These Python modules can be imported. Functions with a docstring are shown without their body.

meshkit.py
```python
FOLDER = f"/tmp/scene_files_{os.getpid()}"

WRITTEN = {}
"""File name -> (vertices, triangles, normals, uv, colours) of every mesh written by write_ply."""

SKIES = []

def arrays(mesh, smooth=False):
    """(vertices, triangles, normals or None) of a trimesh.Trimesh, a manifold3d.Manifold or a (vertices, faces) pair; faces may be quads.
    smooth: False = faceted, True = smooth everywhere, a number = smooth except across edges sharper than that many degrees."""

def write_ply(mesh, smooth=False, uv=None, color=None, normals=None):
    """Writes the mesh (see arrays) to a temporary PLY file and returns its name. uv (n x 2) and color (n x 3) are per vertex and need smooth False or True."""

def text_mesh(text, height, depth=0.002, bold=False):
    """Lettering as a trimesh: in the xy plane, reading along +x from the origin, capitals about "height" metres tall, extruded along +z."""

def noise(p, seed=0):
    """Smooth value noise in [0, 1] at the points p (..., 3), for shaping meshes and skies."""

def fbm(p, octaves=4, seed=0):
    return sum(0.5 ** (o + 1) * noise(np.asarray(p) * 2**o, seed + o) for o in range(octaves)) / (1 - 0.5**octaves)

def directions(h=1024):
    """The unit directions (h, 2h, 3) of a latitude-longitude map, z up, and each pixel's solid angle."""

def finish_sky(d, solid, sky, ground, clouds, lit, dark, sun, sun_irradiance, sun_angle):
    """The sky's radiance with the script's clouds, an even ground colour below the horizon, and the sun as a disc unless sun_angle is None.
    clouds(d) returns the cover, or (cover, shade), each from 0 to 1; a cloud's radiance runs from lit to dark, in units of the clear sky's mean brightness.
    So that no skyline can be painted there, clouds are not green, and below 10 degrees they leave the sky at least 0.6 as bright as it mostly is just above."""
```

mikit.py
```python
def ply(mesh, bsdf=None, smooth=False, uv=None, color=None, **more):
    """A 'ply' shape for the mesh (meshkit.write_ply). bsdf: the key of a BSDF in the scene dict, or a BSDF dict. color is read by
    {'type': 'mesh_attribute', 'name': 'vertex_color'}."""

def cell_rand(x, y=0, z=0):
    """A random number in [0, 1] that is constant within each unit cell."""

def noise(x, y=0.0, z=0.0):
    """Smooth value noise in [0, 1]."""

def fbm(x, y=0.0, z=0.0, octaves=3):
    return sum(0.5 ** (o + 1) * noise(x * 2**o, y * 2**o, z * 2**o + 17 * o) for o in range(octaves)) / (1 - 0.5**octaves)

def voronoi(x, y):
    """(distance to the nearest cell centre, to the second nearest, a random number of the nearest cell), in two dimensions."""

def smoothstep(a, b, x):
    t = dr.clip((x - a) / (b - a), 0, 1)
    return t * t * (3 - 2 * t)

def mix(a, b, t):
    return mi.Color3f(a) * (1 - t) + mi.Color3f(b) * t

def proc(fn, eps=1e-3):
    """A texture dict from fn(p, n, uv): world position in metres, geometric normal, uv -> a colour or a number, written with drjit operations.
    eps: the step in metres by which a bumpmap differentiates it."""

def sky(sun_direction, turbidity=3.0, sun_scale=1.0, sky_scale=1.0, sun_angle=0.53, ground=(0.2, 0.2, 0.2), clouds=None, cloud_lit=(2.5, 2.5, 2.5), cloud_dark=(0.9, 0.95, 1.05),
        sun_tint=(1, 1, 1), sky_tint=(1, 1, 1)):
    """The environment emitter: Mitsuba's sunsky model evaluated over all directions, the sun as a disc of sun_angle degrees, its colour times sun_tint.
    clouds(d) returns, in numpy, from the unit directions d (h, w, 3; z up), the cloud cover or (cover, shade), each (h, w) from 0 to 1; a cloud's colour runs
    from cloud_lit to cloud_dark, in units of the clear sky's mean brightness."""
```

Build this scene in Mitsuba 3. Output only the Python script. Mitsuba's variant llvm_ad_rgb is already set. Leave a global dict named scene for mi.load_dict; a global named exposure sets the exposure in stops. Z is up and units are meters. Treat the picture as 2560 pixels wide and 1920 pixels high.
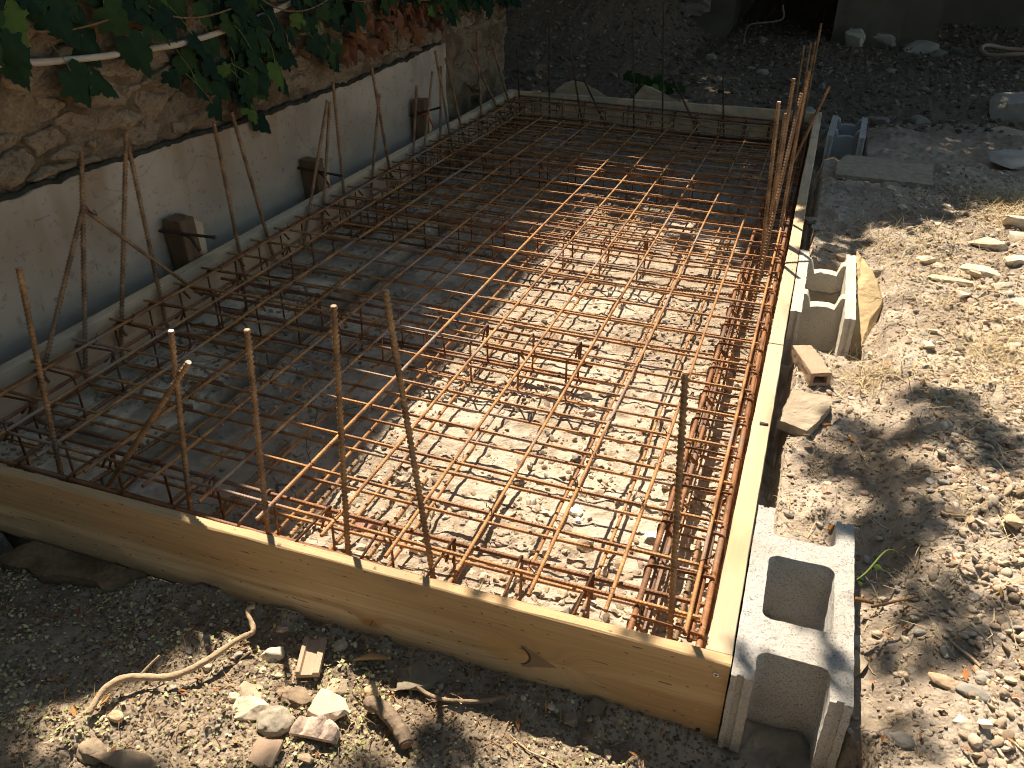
import math
import random

import drjit as dr
import numpy as np
import trimesh
import manifold3d as m3
import shapely.geometry as sg
import mitsuba as mi

import mikit
from mikit import ply, proc, fbm, noise, voronoi, smoothstep, mix
from meshkit import fbm as nfbm, noise as nnoise

T = mi.ScalarTransform4f
scene, labels = {}, {}

# ------------------------------------------------------------------ camera, sky, exposure
EYE = np.array([-0.0212, -1.0813, 1.3528])
PITCH, YAW, ROLL = math.radians(59.9143), math.radians(19.6121), math.radians(0.1976)


def _cam_axes():
    c, s = math.cos, math.sin
    rz = lambda a: np.array([[c(a), -s(a), 0], [s(a), c(a), 0], [0, 0, 1]])
    rx = np.array([[1, 0, 0], [0, c(PITCH), -s(PITCH)], [0, s(PITCH), c(PITCH)]])
    return rz(YAW) @ rx @ rz(ROLL)


_R = _cam_axes()
scene['camera'] = {
    'type': 'perspective', 'fov': 63.076, 'fov_axis': 'x', 'near_clip': 0.02, 'far_clip': 400.0,
    'to_world': T().look_at(origin=EYE.tolist(), target=(EYE - _R[:, 2]).tolist(), up=_R[:, 1].tolist()),
}
SUN = np.array([-0.32, 0.49, 1.0])
scene['sky_light'] = mikit.sky(SUN.tolist(), turbidity=3, sun_scale=1.25, sky_scale=0.74, sun_tint=(1.0, 0.985, 0.955), sky_tint=(1.30, 1.0, 0.66))
exposure = 2.45

RNG = np.random.default_rng(7)
random.seed(7)


# ------------------------------------------------------------------ helpers
def numbered(name):
    taken = lambda k: k in scene or k in labels or any(s.startswith(k + '__') for s in scene)
    if not taken(name):
        return name
    i = COUNT.get(name, 0)
    while True:
        i += 1
        k = '%s_%03d' % (name, i)
        if k not in scene and k not in labels and k not in STEMS:
            COUNT[name] = i
            return k


COUNT, STEMS = {}, set()


def new_key(name):
    if name not in COUNT:
        COUNT[name] = 0
        return name
    COUNT[name] += 1
    return '%s_%03d' % (name, COUNT[name])


def thing(name, label, cat, group=None, kind=None):
    k = new_key(name)
    if kind:
        labels[k] = {'kind': kind}
        if label:
            labels[k]['label'] = label
            labels[k]['category'] = cat
    else:
        labels[k] = {'label': label, 'category': cat}
    if group:
        labels[k]['group'] = group
    return k


def put(key, mesh, bsdf, smooth=False, color=None, uv=None):
    if color is not None and smooth is not False and smooth is not True:
        m = trimesh.Trimesh(mesh[0], mesh[1], process=False)
        m = trimesh.graph.smooth_shade(m, angle=np.radians(smooth), facet_minarea=None)
        from scipy.spatial import cKDTree
        color = np.asarray(color)[cKDTree(np.asarray(mesh[0])).query(np.asarray(m.vertices))[1]]
        mesh, smooth = (np.asarray(m.vertices), np.asarray(m.faces)), True
    scene[key] = ply(mesh, bsdf, smooth=smooth, color=color, uv=uv)
    return key


def part(parent, name, mesh, bsdf, smooth=False, color=None, uv=None):
    return put(new_key(parent + '__' + name), mesh, bsdf, smooth, color, uv)


def join(meshes):
    v, f, n = [], [], 0
    for m in meshes:
        a, b = (m.vertices, m.faces) if hasattr(m, 'vertices') else m
        v.append(np.asarray(a, float)); f.append(np.asarray(b, int) + n); n += len(a)
    return np.vstack(v), np.vstack(f)


def box(x0, x1, y0, y1, z0, z1):
    m = trimesh.creation.box(extents=(x1 - x0, y1 - y0, z1 - z0))
    m.apply_translation(((x0 + x1) / 2, (y0 + y1) / 2, (z0 + z1) / 2))
    return np.asarray(m.vertices), np.asarray(m.faces)


def to_np(man):
    m = man.to_mesh()
    return np.array(m.vert_properties[:, :3]), np.array(m.tri_verts)


def manifold(mesh):
    v, f = mesh
    return m3.Manifold(m3.Mesh(vert_properties=np.asarray(v, np.float32), tri_verts=np.asarray(f, np.uint32)))


def chamfer_box(x0, x1, y0, y1, z0, z1, c=0.003):
    pts = []
    for sx in (0, 1):
        for sy in (0, 1):
            for sz in (0, 1):
                x, y, z = (x0, x1)[sx], (y0, y1)[sy], (z0, z1)[sz]
                dx, dy, dz = (c, -c)[sx], (c, -c)[sy], (c, -c)[sz]
                pts += [(x, y + dy, z + dz), (x + dx, y, z + dz), (x + dx, y + dy, z)]
    h = trimesh.convex.convex_hull(np.array(pts))
    return np.asarray(h.vertices), np.asarray(h.faces)


def tube(path, r, sides=8, rib=0.0, pitch=0.008, step=None, caps=True, jitter=0.0, taper=None):
    """A swept round bar; rib: height of helical ribs as a fraction of r."""
    P = np.asarray(path, float)
    if step:
        seg = np.linalg.norm(np.diff(P, axis=0), axis=1)
        s = np.concatenate([[0], np.cumsum(seg)])
        n = max(2, int(round(s[-1] / step)) + 1)
        t = np.linspace(0, s[-1], n)
        P = np.stack([np.interp(t, s, P[:, k]) for k in range(3)], 1)
    n = len(P)
    tan = np.gradient(P, axis=0)
    tan /= np.linalg.norm(tan, axis=1, keepdims=True) + 1e-12
    u = np.cross(tan[0], [0, 0, 1.0] if abs(tan[0][2]) < 0.9 else [1.0, 0, 0])
    u /= np.linalg.norm(u)
    U = np.empty_like(P)
    for i in range(n):
        u = u - tan[i] * (u @ tan[i])
        u /= np.linalg.norm(u)
        U[i] = u
    V = np.cross(tan, U)
    a = np.arange(sides) * 2 * np.pi / sides
    s = np.concatenate([[0], np.cumsum(np.linalg.norm(np.diff(P, axis=0), axis=1))])
    R = np.full((n, sides), float(r)) if np.isscalar(r) else np.repeat(np.asarray(r, float)[:, None], sides, 1)
    if taper is not None:
        R *= np.interp(s / s[-1], [0, 1], taper)[:, None]
    if rib:
        ph = (s[:, None] / pitch + a[None] / (2 * np.pi) * 1.0) % 1.0
        R = R * (1 + rib * np.clip(np.cos(2 * np.pi * ph) * 1.6, -0.6, 1))
    ring = P[:, None] + R[..., None] * (np.cos(a)[None, :, None] * U[:, None] + np.sin(a)[None, :, None] * V[:, None])
    v = ring.reshape(-1, 3)
    i, j = np.meshgrid(np.arange(n - 1), np.arange(sides), indexing='ij')
    q = np.stack([i * sides + j, i * sides + (j + 1) % sides, (i + 1) * sides + (j + 1) % sides, (i + 1) * sides + j], -1).reshape(-1, 4)
    f = np.vstack([q[:, [0, 1, 2]], q[:, [0, 2, 3]]])
    if caps:
        v = np.vstack([v, P[:1], P[-1:]])
        k = np.arange(sides)
        f = np.vstack([f, np.stack([k * 0 + n * sides, (k + 1) % sides, k], 1),
                       np.stack([k * 0 + n * sides + 1, (n - 1) * sides + k, (n - 1) * sides + (k + 1) % sides], 1)])
    return v, f


def fillet(points, r, n=5):
    """A polyline with its inner corners rounded."""
    P = [np.asarray(p, float) for p in points]
    out = [P[0]]
    for a, b, c in zip(P[:-2], P[1:-1], P[2:]):
        u, w = a - b, c - b
        lu, lw = np.linalg.norm(u), np.linalg.norm(w)
        d = min(r, lu * 0.45, lw * 0.45)
        p, q = b + u / lu * d, b + w / lw * d
        for t in np.linspace(0, 1, n):
            out.append((1 - t) ** 2 * p + 2 * t * (1 - t) * b + t * t * q)
    out.append(P[-1])
    return np.array(out)


def grid_faces(nx, ny):
    i, j = np.meshgrid(np.arange(nx - 1), np.arange(ny - 1), indexing='ij')
    a = i * ny + j
    return np.vstack([np.stack([a, a + ny, a + ny + 1], -1).reshape(-1, 3), np.stack([a, a + ny + 1, a + 1], -1).reshape(-1, 3)])


def S(a, b, x):
    t = np.clip((x - a) / (b - a), 0, 1)
    return t * t * (3 - 2 * t)


def rot(axis, deg):
    return trimesh.transformations.rotation_matrix(math.radians(deg), axis)[:3, :3]


ICO = {k: trimesh.creation.icosphere(subdivisions=k) for k in (0, 1, 2, 3)}


def rock(size, seed, angular=True, detail=1, rough=0.06):
    """An irregular stone of the given size (x, y, z), centred at the origin."""
    g = np.random.default_rng(seed)
    if angular:
        p = g.normal(size=(15, 3)); p /= np.linalg.norm(p, axis=1, keepdims=True)
        p = np.sign(p) * np.abs(p) ** 0.75
        p *= g.uniform(0.8, 1.05, (15, 1))
        h = trimesh.convex.convex_hull(p)
        v, f = np.asarray(h.vertices), np.asarray(h.faces)
        for _ in range(detail):
            v, f = trimesh.remesh.subdivide(v, f)
    else:
        m = ICO[1 + detail]
        v, f = np.array(m.vertices), np.array(m.faces)
        v = v * (0.8 + 0.5 * nfbm(v * 1.3 + seed * 3.7, 2))[:, None]
    v = v + (np.stack([nfbm(v * 2.2 + k * 9 + seed, 3) for k in range(3)], 1) - 0.5) * rough * 4
    v = v / np.abs(v).max(0)
    return v * np.asarray(size) / 2, f


def tint(v, base, amount=0.25, scale=30.0, seed=0):
    """Vertex colours: the base colour with mottling."""
    n = nfbm(np.asarray(v) * scale + seed * 5.1, 3)
    n2 = nfbm(np.asarray(v) * scale * 3 + seed * 2.3 + 40, 2)
    k = 1 + amount * ((n - 0.5) * 2 + (n2 - 0.5))
    return np.clip(np.asarray(base)[None] * k[:, None], 0.005, 0.95)


# ------------------------------------------------------------------ materials
def P(**k):
    return {'type': 'principled', **k}


def C(r, g, b):
    return {'type': 'rgb', 'value': [r, g, b]}


def bump(b, fn, scale, eps=1e-3):
    return {'type': 'bumpmap', 'arbitrary': proc(fn, eps), 'scale': scale, 'bsdf': b}


def two(b):
    return {'type': 'twosided', 'bsdf': b}


VCOL = {'type': 'mesh_attribute', 'name': 'vertex_color'}


def dirt_color(p, n, uv):
    a = fbm(p.x * 3.1, p.y * 3.1, p.z * 3.1, 3)
    b = fbm(p.x * 38 + 7, p.y * 38, p.z * 38, 3)
    c = noise(p.x * 210, p.y * 210, p.z * 210)
    col = mix((0.265, 0.225, 0.18), (0.45, 0.40, 0.34), smoothstep(0.3, 0.7, a * 0.55 + b * 0.45))
    col = mix(col, (0.16, 0.12, 0.085), smoothstep(0.55, 0.8, 1 - b) * 0.4)
    col = mix(col, (0.5, 0.43, 0.33), smoothstep(0.72, 0.9, c) * 0.5)
    d = fbm(p.x * 1.1 + 4, p.y * 1.1 + 9, 0, 2)
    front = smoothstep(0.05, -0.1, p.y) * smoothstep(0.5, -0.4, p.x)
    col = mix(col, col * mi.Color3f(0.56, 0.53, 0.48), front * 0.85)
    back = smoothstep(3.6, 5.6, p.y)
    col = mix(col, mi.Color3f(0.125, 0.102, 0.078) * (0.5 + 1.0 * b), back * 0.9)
    right = smoothstep(0.02, 0.10, p.x) * smoothstep(4.5, 3.5, p.y)
    dusty = smoothstep(0.40, 0.62, fbm(p.x * 4.3 + 11, p.y * 4.3, 0, 3))
    col = mix(col, mix((0.215, 0.182, 0.15), (0.345, 0.308, 0.265), dusty) * (0.72 + 0.56 * b), right * 0.75)
    straw_ = smoothstep(0.5, 0.66, fbm(p.x * 26, p.y * 9, 3, 3)) * smoothstep(0.30, 0.5, p.x) * smoothstep(0.9, 1.5, p.y)
    col = mix(col, (0.46, 0.375, 0.235), straw_ * right * 0.22)
    return col * (0.8 + 0.4 * d)


def dirt_bump(p, n, uv):
    return fbm(p.x * 60, p.y * 60, p.z * 60, 3) + 0.5 * noise(p.x * 260, p.y * 260, p.z * 260)


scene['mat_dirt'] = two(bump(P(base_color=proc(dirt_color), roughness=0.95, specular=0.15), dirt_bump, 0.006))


def slab_color(p, n, uv):
    a = fbm(p.x * 5, p.y * 5, p.z * 5, 3)
    b = fbm(p.x * 60, p.y * 60, p.z * 60, 2)
    col = mix((0.40, 0.365, 0.305), (0.54, 0.495, 0.42), smoothstep(0.3, 0.7, a))
    col = mix(col, mix((0.64, 0.575, 0.45), (0.50, 0.44, 0.335), smoothstep(0.4, 0.7, a)), smoothstep(-1.6, -1.66, p.x))
    dust = smoothstep(0.42, 0.62, fbm(p.x * 2.2 + 5, p.y * 2.2, 1, 3))
    col = mix(col, (0.40, 0.335, 0.255), dust * 0.65)
    st = smoothstep(0.56, 0.7, fbm(p.x * 9, p.y * 4, 7, 3))
    col = mix(col, (0.16, 0.14, 0.115), st * 0.5)
    v1, v2, _ = voronoi(p.x * 1.7 + 0.5 * fbm(p.x * 6, p.y * 6, 0, 2), p.y * 1.7 + 0.5 * fbm(p.x * 6, p.y * 6, 4, 2))
    col = mix(col, (0.07, 0.06, 0.05), smoothstep(0.012, 0.004, v2 - v1) * 0.8)
    return col * (0.7 + 0.6 * b)


scene['mat_slab'] = two(bump(P(base_color=proc(slab_color), roughness=0.9, specular=0.2), lambda p, n, uv: fbm(p.x * 45, p.y * 45, p.z * 45, 3), 0.004))


def plinth_color(p, n, uv):
    a = fbm(p.x * 2.5, p.y * 2.5, p.z * 4, 3)
    b = fbm(p.x * 40, p.y * 40, p.z * 40, 3)
    col = mix((0.365, 0.31, 0.245), (0.475, 0.41, 0.335), smoothstep(0.3, 0.7, a))
    col = mix(col, (0.235, 0.185, 0.135), smoothstep(0.62, 0.8, b) * 0.5)
    st = fbm(p.y * 9, p.z * 1.2, 3.0, 3)
    col = mix(col, (0.30, 0.215, 0.125), smoothstep(0.5, 0.75, st) * smoothstep(0.25, 0.6, p.z) * 0.7)
    ch = smoothstep(0.55, 0.8, noise(p.y * 30, p.z * 8 + 0.6 * noise(p.y * 3, p.z * 3, 1), 5)) * smoothstep(0.45, 0.6, fbm(p.y * 2.1, p.z * 2.1, 9, 2))
    col = mix(col, (0.22, 0.18, 0.135), ch * 0.25)
    pit = smoothstep(0.87, 0.95, noise(p.y * 75, p.z * 75, 2))
    col = mix(col, (0.13, 0.105, 0.08), pit * 0.4)
    v1, v2, _ = voronoi(p.y * 1.3 + 0.5 * fbm(p.y * 5, p.z * 5, 0, 3), p.z * 1.3 + 0.5 * fbm(p.y * 5, p.z * 5, 3, 3))
    col = mix(col, (0.12, 0.095, 0.07), smoothstep(0.010, 0.003, v2 - v1) * smoothstep(0.4, 0.6, fbm(p.y * 1.5, p.z * 1.5, 8, 2)) * 0.2)
    # fresh pale cement smears along the foot of the wall
    col = mix(col, (0.31, 0.285, 0.245), smoothstep(0.28, 0.20, p.z + 0.12 * (a - 0.5)) * 0.8)
    return col


scene['mat_plinth'] = two(bump(P(base_color=proc(plinth_color), roughness=0.92, specular=0.2), lambda p, n, uv: fbm(p.x * 28, p.y * 28, p.z * 28, 4) + 0.2 * noise(p.y * 30, p.z * 8, 5) - 0.3 * smoothstep(0.87, 0.95, noise(p.y * 75, p.z * 75, 2)), 0.006))


def mortar_color(p, n, uv):
    a = fbm(p.x * 9, p.y * 9, p.z * 9, 3)
    c = noise(p.x * 120, p.y * 120, p.z * 120)
    return mix((0.12, 0.088, 0.058), (0.23, 0.175, 0.115), smoothstep(0.3, 0.7, a)) * (0.7 + 0.6 * c)


scene['mat_mortar'] = two(bump(P(base_color=proc(mortar_color), roughness=0.95, specular=0.15), lambda p, n, uv: fbm(p.x * 50, p.y * 50, p.z * 50, 3), 0.012))
scene['mat_stone'] = two(bump(P(base_color=VCOL, roughness=0.9, specular=0.2), lambda p, n, uv: fbm(p.x * 70, p.y * 70, p.z * 70, 3), 0.005))
scene['mat_wall_stone'] = two(bump(P(base_color=proc(lambda p, n, uv: mix(mix((0.155, 0.125, 0.095), (0.29, 0.22, 0.145), fbm(p.x * 4 + p.y * 7.3, p.y * 9 + p.z * 3.1, p.z * 13, 2)), (0.10, 0.078, 0.056), smoothstep(0.52, 0.75, fbm(p.x * 55, p.y * 55, p.z * 55, 3)) * 0.75) * (0.75 + 0.5 * noise(p.x * 170, p.y * 170, p.z * 170))), roughness=0.92, specular=0.15), lambda p, n, uv: fbm(p.x * 48, p.y * 48, p.z * 48, 4), 0.011))
scene['mat_pebble'] = two(P(base_color=VCOL, roughness=0.85, specular=0.2))
scene['mat_scrap'] = two({'type': 'diffuse', 'reflectance': VCOL})


def rust(dark, mid, light, grey, rib=0.0):
    def fn(p, n, uv):
        a = fbm(p.x * 22, p.y * 22, p.z * 22, 3)
        b = noise(p.x * 160, p.y * 160, p.z * 160)
        col = mix(dark, mid, smoothstep(0.3, 0.6, a))
        col = mix(col, light, smoothstep(0.55, 0.8, a * 0.6 + b * 0.4))
        return mix(col, grey, smoothstep(0.6, 0.75, fbm(p.x * 5 + 31, p.y * 5, p.z * 5, 2)) * 0.75)
    return fn


rust_bump = lambda p, n, uv: 0.6 * smoothstep(0.25, 0.75, 0.5 + 0.5 * dr.sin(uv.y * 2 * math.pi / 0.0085 + uv.x * 6.28)) + 0.4 * noise(p.x * 300, p.y * 300, p.z * 300)
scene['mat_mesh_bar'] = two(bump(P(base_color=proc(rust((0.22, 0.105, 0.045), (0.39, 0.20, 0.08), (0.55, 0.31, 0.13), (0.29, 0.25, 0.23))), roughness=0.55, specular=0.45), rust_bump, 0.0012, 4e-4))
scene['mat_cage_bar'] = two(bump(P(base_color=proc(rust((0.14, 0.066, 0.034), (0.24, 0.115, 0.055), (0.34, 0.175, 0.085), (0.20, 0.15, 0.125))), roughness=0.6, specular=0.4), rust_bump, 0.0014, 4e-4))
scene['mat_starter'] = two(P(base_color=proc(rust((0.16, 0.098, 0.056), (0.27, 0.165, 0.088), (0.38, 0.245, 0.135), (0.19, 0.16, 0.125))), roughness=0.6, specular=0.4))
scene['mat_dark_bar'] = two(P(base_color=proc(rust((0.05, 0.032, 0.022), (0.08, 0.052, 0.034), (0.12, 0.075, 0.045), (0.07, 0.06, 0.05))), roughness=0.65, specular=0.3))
scene['mat_cut_steel'] = two(P(base_color=C(0.66, 0.64, 0.62), roughness=0.45, metallic=0.5))
scene['mat_cut_rusty'] = two(P(base_color=C(0.36, 0.235, 0.16), roughness=0.6))


def pine(p, along, across, up, face):
    """Sawn pine, the grain running along one axis."""
    w = fbm(along * 1.3, across * 9, up * 9, 3)
    ring = fbm(along * 0.55 + 3, (up + 0.35 * across) * 26 + w * 2.0, across * 7, 3)
    fine = noise(along * 9, up * 420, across * 420)
    col = mix((0.475, 0.335, 0.19), (0.68, 0.535, 0.355), smoothstep(0.28, 0.72, ring))
    col = mix(col, (0.40, 0.255, 0.125), smoothstep(0.52, 0.78, w) * 0.55)
    return col * (0.86 + 0.24 * fine)


def knot(col, du, dv, r, core, rim):
    d = dr.sqrt(du * du + dv * dv) / r
    col = mix(col, rim, smoothstep(1.25, 0.95, d) * 0.8)
    return mix(col, core, smoothstep(0.85, 0.6, d) * 0.85)


def grime(col, a, b, c):
    # mud smears, cement specks and small dents
    m = smoothstep(0.56, 0.72, fbm(a * 3.2, b * 9, c * 9 + 3, 3))
    col = mix(col, (0.27, 0.205, 0.14), m * 0.45)
    sp = smoothstep(0.86, 0.93, noise(a * 90, b * 90, c * 90)) * smoothstep(0.45, 0.6, fbm(a * 4 + 9, b * 4, c * 4, 2))
    col = mix(col, (0.42, 0.39, 0.34), sp * 0.8)
    dk = smoothstep(0.90, 0.95, noise(a * 60 + 31, b * 140, c * 140))
    return mix(col, (0.11, 0.07, 0.04), dk * 0.7)


def front_wood(p, n, uv):
    # grain is pushed aside by the big bark pocket and the round knot
    dx, dz = p.x + 0.335, p.z - 0.085
    g = dr.exp(-(dx * dx / 0.006 + dz * dz / 0.0016))
    dx2, dz2 = p.x + 0.718, p.z - 0.052
    g2 = dr.exp(-(dx2 * dx2 / 0.0016 + dz2 * dz2 / 0.0007))
    col = pine(p, p.x, p.y, p.z + 0.05 * g * dr.sign(dz) + 0.02 * g2 * dr.sign(dz2), 0)
    # reddish heartwood at the lower right
    hw = smoothstep(0.10, 0.02, p.z + 0.06 * fbm(p.x * 7, p.z * 60, 0, 3) - 0.03) * smoothstep(-0.30, -0.16, p.x + 0.1 * (fbm(p.x * 10, p.z * 90, 2, 2) - 0.5))
    col = mix(col, (0.36, 0.20, 0.08), hw * 0.55)
    # arrow-shaped bark pocket
    t = p.x + 0.374 + 0.005 * (noise(p.x * 130, p.z * 130, 3) - 0.5)
    dzz = dz + 0.004 + 0.10 * t + 0.003 * (noise(p.x * 90, p.z * 90, 8) - 0.5)
    half = 0.026 * (1 - t / 0.062)
    ell = dr.sqrt(dr.square((p.x + 0.424) / 0.056) + dr.square(dzz / 0.034))
    arrow = smoothstep(0.003, -0.002, dr.abs(dzz) - half) * smoothstep(-0.012, -0.006, t) * smoothstep(0.98, 1.04, ell)
    col = mix(col, (0.50, 0.31, 0.13), smoothstep(1.0, 0.7, ell) * 0.6)
    col = mix(col, (0.20, 0.145, 0.105), arrow * 0.75)
    seam = smoothstep(0.07, 0.02, dr.abs(ell - 1.0)) * smoothstep(0.028, 0.022, dr.abs(dzz)) * smoothstep(-0.025, -0.012, t)
    col = mix(col, (0.05, 0.032, 0.022), seam * 0.9)
    col = knot(col, dx2 * 0.55, dz2, 0.013, (0.38, 0.205, 0.085), (0.47, 0.29, 0.12))
    crack = smoothstep(0.0012, 0.0004, dr.abs(dx2 - 0.003 - 0.5 * dz2)) * smoothstep(0.012, 0.008, dr.abs(dz2))
    crack2 = smoothstep(0.0013, 0.0004, dr.abs(p.z - 0.060 + 0.06 * (p.x + 0.885))) * smoothstep(0.021, 0.018, dr.abs(p.x + 0.885))
    crack3 = smoothstep(0.0011, 0.0004, dr.abs(p.z - 0.115 + 0.06 * (p.x + 1.09))) * smoothstep(0.017, 0.012, dr.abs(p.x + 1.09))
    low = smoothstep(0.045, 0.0, p.z + 0.03 * (fbm(p.x * 14, p.z * 14, 1, 3) - 0.5))
    col = mix(col, (0.30, 0.225, 0.15), low * 0.55)
    return grime(mix(col, (0.08, 0.05, 0.03), dr.maximum(crack, dr.maximum(crack2, crack3))), p.x, p.y, p.z)


scene['mat_front_plank'] = two(bump(P(base_color=proc(front_wood), roughness=0.7, specular=0.25), lambda p, n, uv: noise(p.x * 12, p.y * 300, p.z * 300) + 0.5 * noise(p.x * 30, p.z * 90, p.y * 90), 0.0006, 5e-4))


def side_wood(p, n, uv):
    col = pine(p, p.y, p.x, p.z, 0) * 0.6 + mi.Color3f(0.315, 0.245, 0.17)
    grey = smoothstep(0.45, 0.65, fbm(p.y * 1.7, p.x * 8, p.z * 8, 3))
    col = mix(col, (0.45, 0.40, 0.32), grey * 0.75)
    d1 = smoothstep(0.5, 0.68, fbm(p.y * 6 + 3, p.x * 14, 2, 3))
    col = mix(col, (0.40, 0.34, 0.26), d1 * 0.5)
    return grime(col, p.y, p.x, p.z)


scene['mat_side_plank'] = two(bump(P(base_color=proc(side_wood), roughness=0.75, specular=0.2), lambda p, n, uv: noise(p.y * 12, p.x * 300, p.z * 300), 0.0006, 5e-4))
scene['mat_old_wood'] = two(P(base_color=proc(lambda p, n, uv: mix((0.10, 0.065, 0.04), (0.21, 0.145, 0.09), fbm(p.z * 4, p.x * 70, p.y * 70, 3))), roughness=0.85, specular=0.15))


def block_color(p, n, uv):
    a = fbm(p.x * 12, p.y * 12, p.z * 12, 2)
    pore = fbm(p.x * 430, p.y * 430, p.z * 430 + 9, 3)
    col = mix((0.35, 0.352, 0.352), (0.485, 0.488, 0.488), a)
    return mix(col, (0.14, 0.135, 0.125), smoothstep(0.54, 0.70, pore) * 0.85) * mix((1, 1, 1), (0.80, 0.70, 0.56), smoothstep(0.48, 0.68, fbm(p.x * 9 + 2, p.y * 9, p.z * 9, 3)) * 0.25 + smoothstep(0.05, 0.0, p.z) * 0.5)


scene['mat_block'] = two(bump(P(base_color=proc(block_color), roughness=0.95, specular=0.1), lambda p, n, uv: fbm(p.x * 150, p.y * 150, p.z * 150, 3), 0.0035))
scene['mat_block_white'] = two(bump(P(base_color=proc(lambda p, n, uv: mix(mix((0.44, 0.415, 0.365), (0.60, 0.57, 0.51), fbm(p.x * 14, p.y * 14, p.z * 14, 3)), (0.20, 0.185, 0.16), smoothstep(0.60, 0.74, fbm(p.x * 330, p.y * 330, p.z * 330 + 9, 2)) * 0.5)), roughness=0.95, specular=0.1), lambda p, n, uv: fbm(p.x * 120, p.y * 120, p.z * 120, 3), 0.003))
scene['mat_leaf'] = {'type': 'principledthin', 'base_color': VCOL, 'roughness': 0.55, 'diff_trans': 0.3, 'spec_trans': 0.0, 'eta': 1.35}
scene['mat_bark'] = two(bump(P(base_color=proc(lambda p, n, uv: mix((0.12, 0.095, 0.075), (0.33, 0.26, 0.195), fbm(p.x * 60, p.y * 60, p.z * 60, 3))), roughness=0.9, specular=0.1), lambda p, n, uv: fbm(p.x * 120, p.y * 120, p.z * 120, 3), 0.004))
scene['mat_terracotta'] = two(P(base_color=proc(lambda p, n, uv: mix((0.33, 0.235, 0.17), (0.46, 0.365, 0.285), fbm(p.x * 25, p.y * 25, p.z * 25, 3))), roughness=0.9, specular=0.15))
scene['mat_pvc'] = two(P(base_color=proc(lambda p, n, uv: mix((0.36, 0.32, 0.25), (0.50, 0.455, 0.375), fbm(p.x * 14, p.y * 14, p.z * 14, 2))), roughness=0.6))
scene['mat_moss'] = two(P(base_color=proc(lambda p, n, uv: mix((0.02, 0.02, 0.016), (0.075, 0.07, 0.05), fbm(p.x * 60, p.y * 60, p.z * 60, 3))), roughness=1.0, specular=0.05))
scene['mat_iron'] = two(P(base_color=C(0.055, 0.035, 0.032), roughness=0.55, metallic=0.3))
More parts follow.
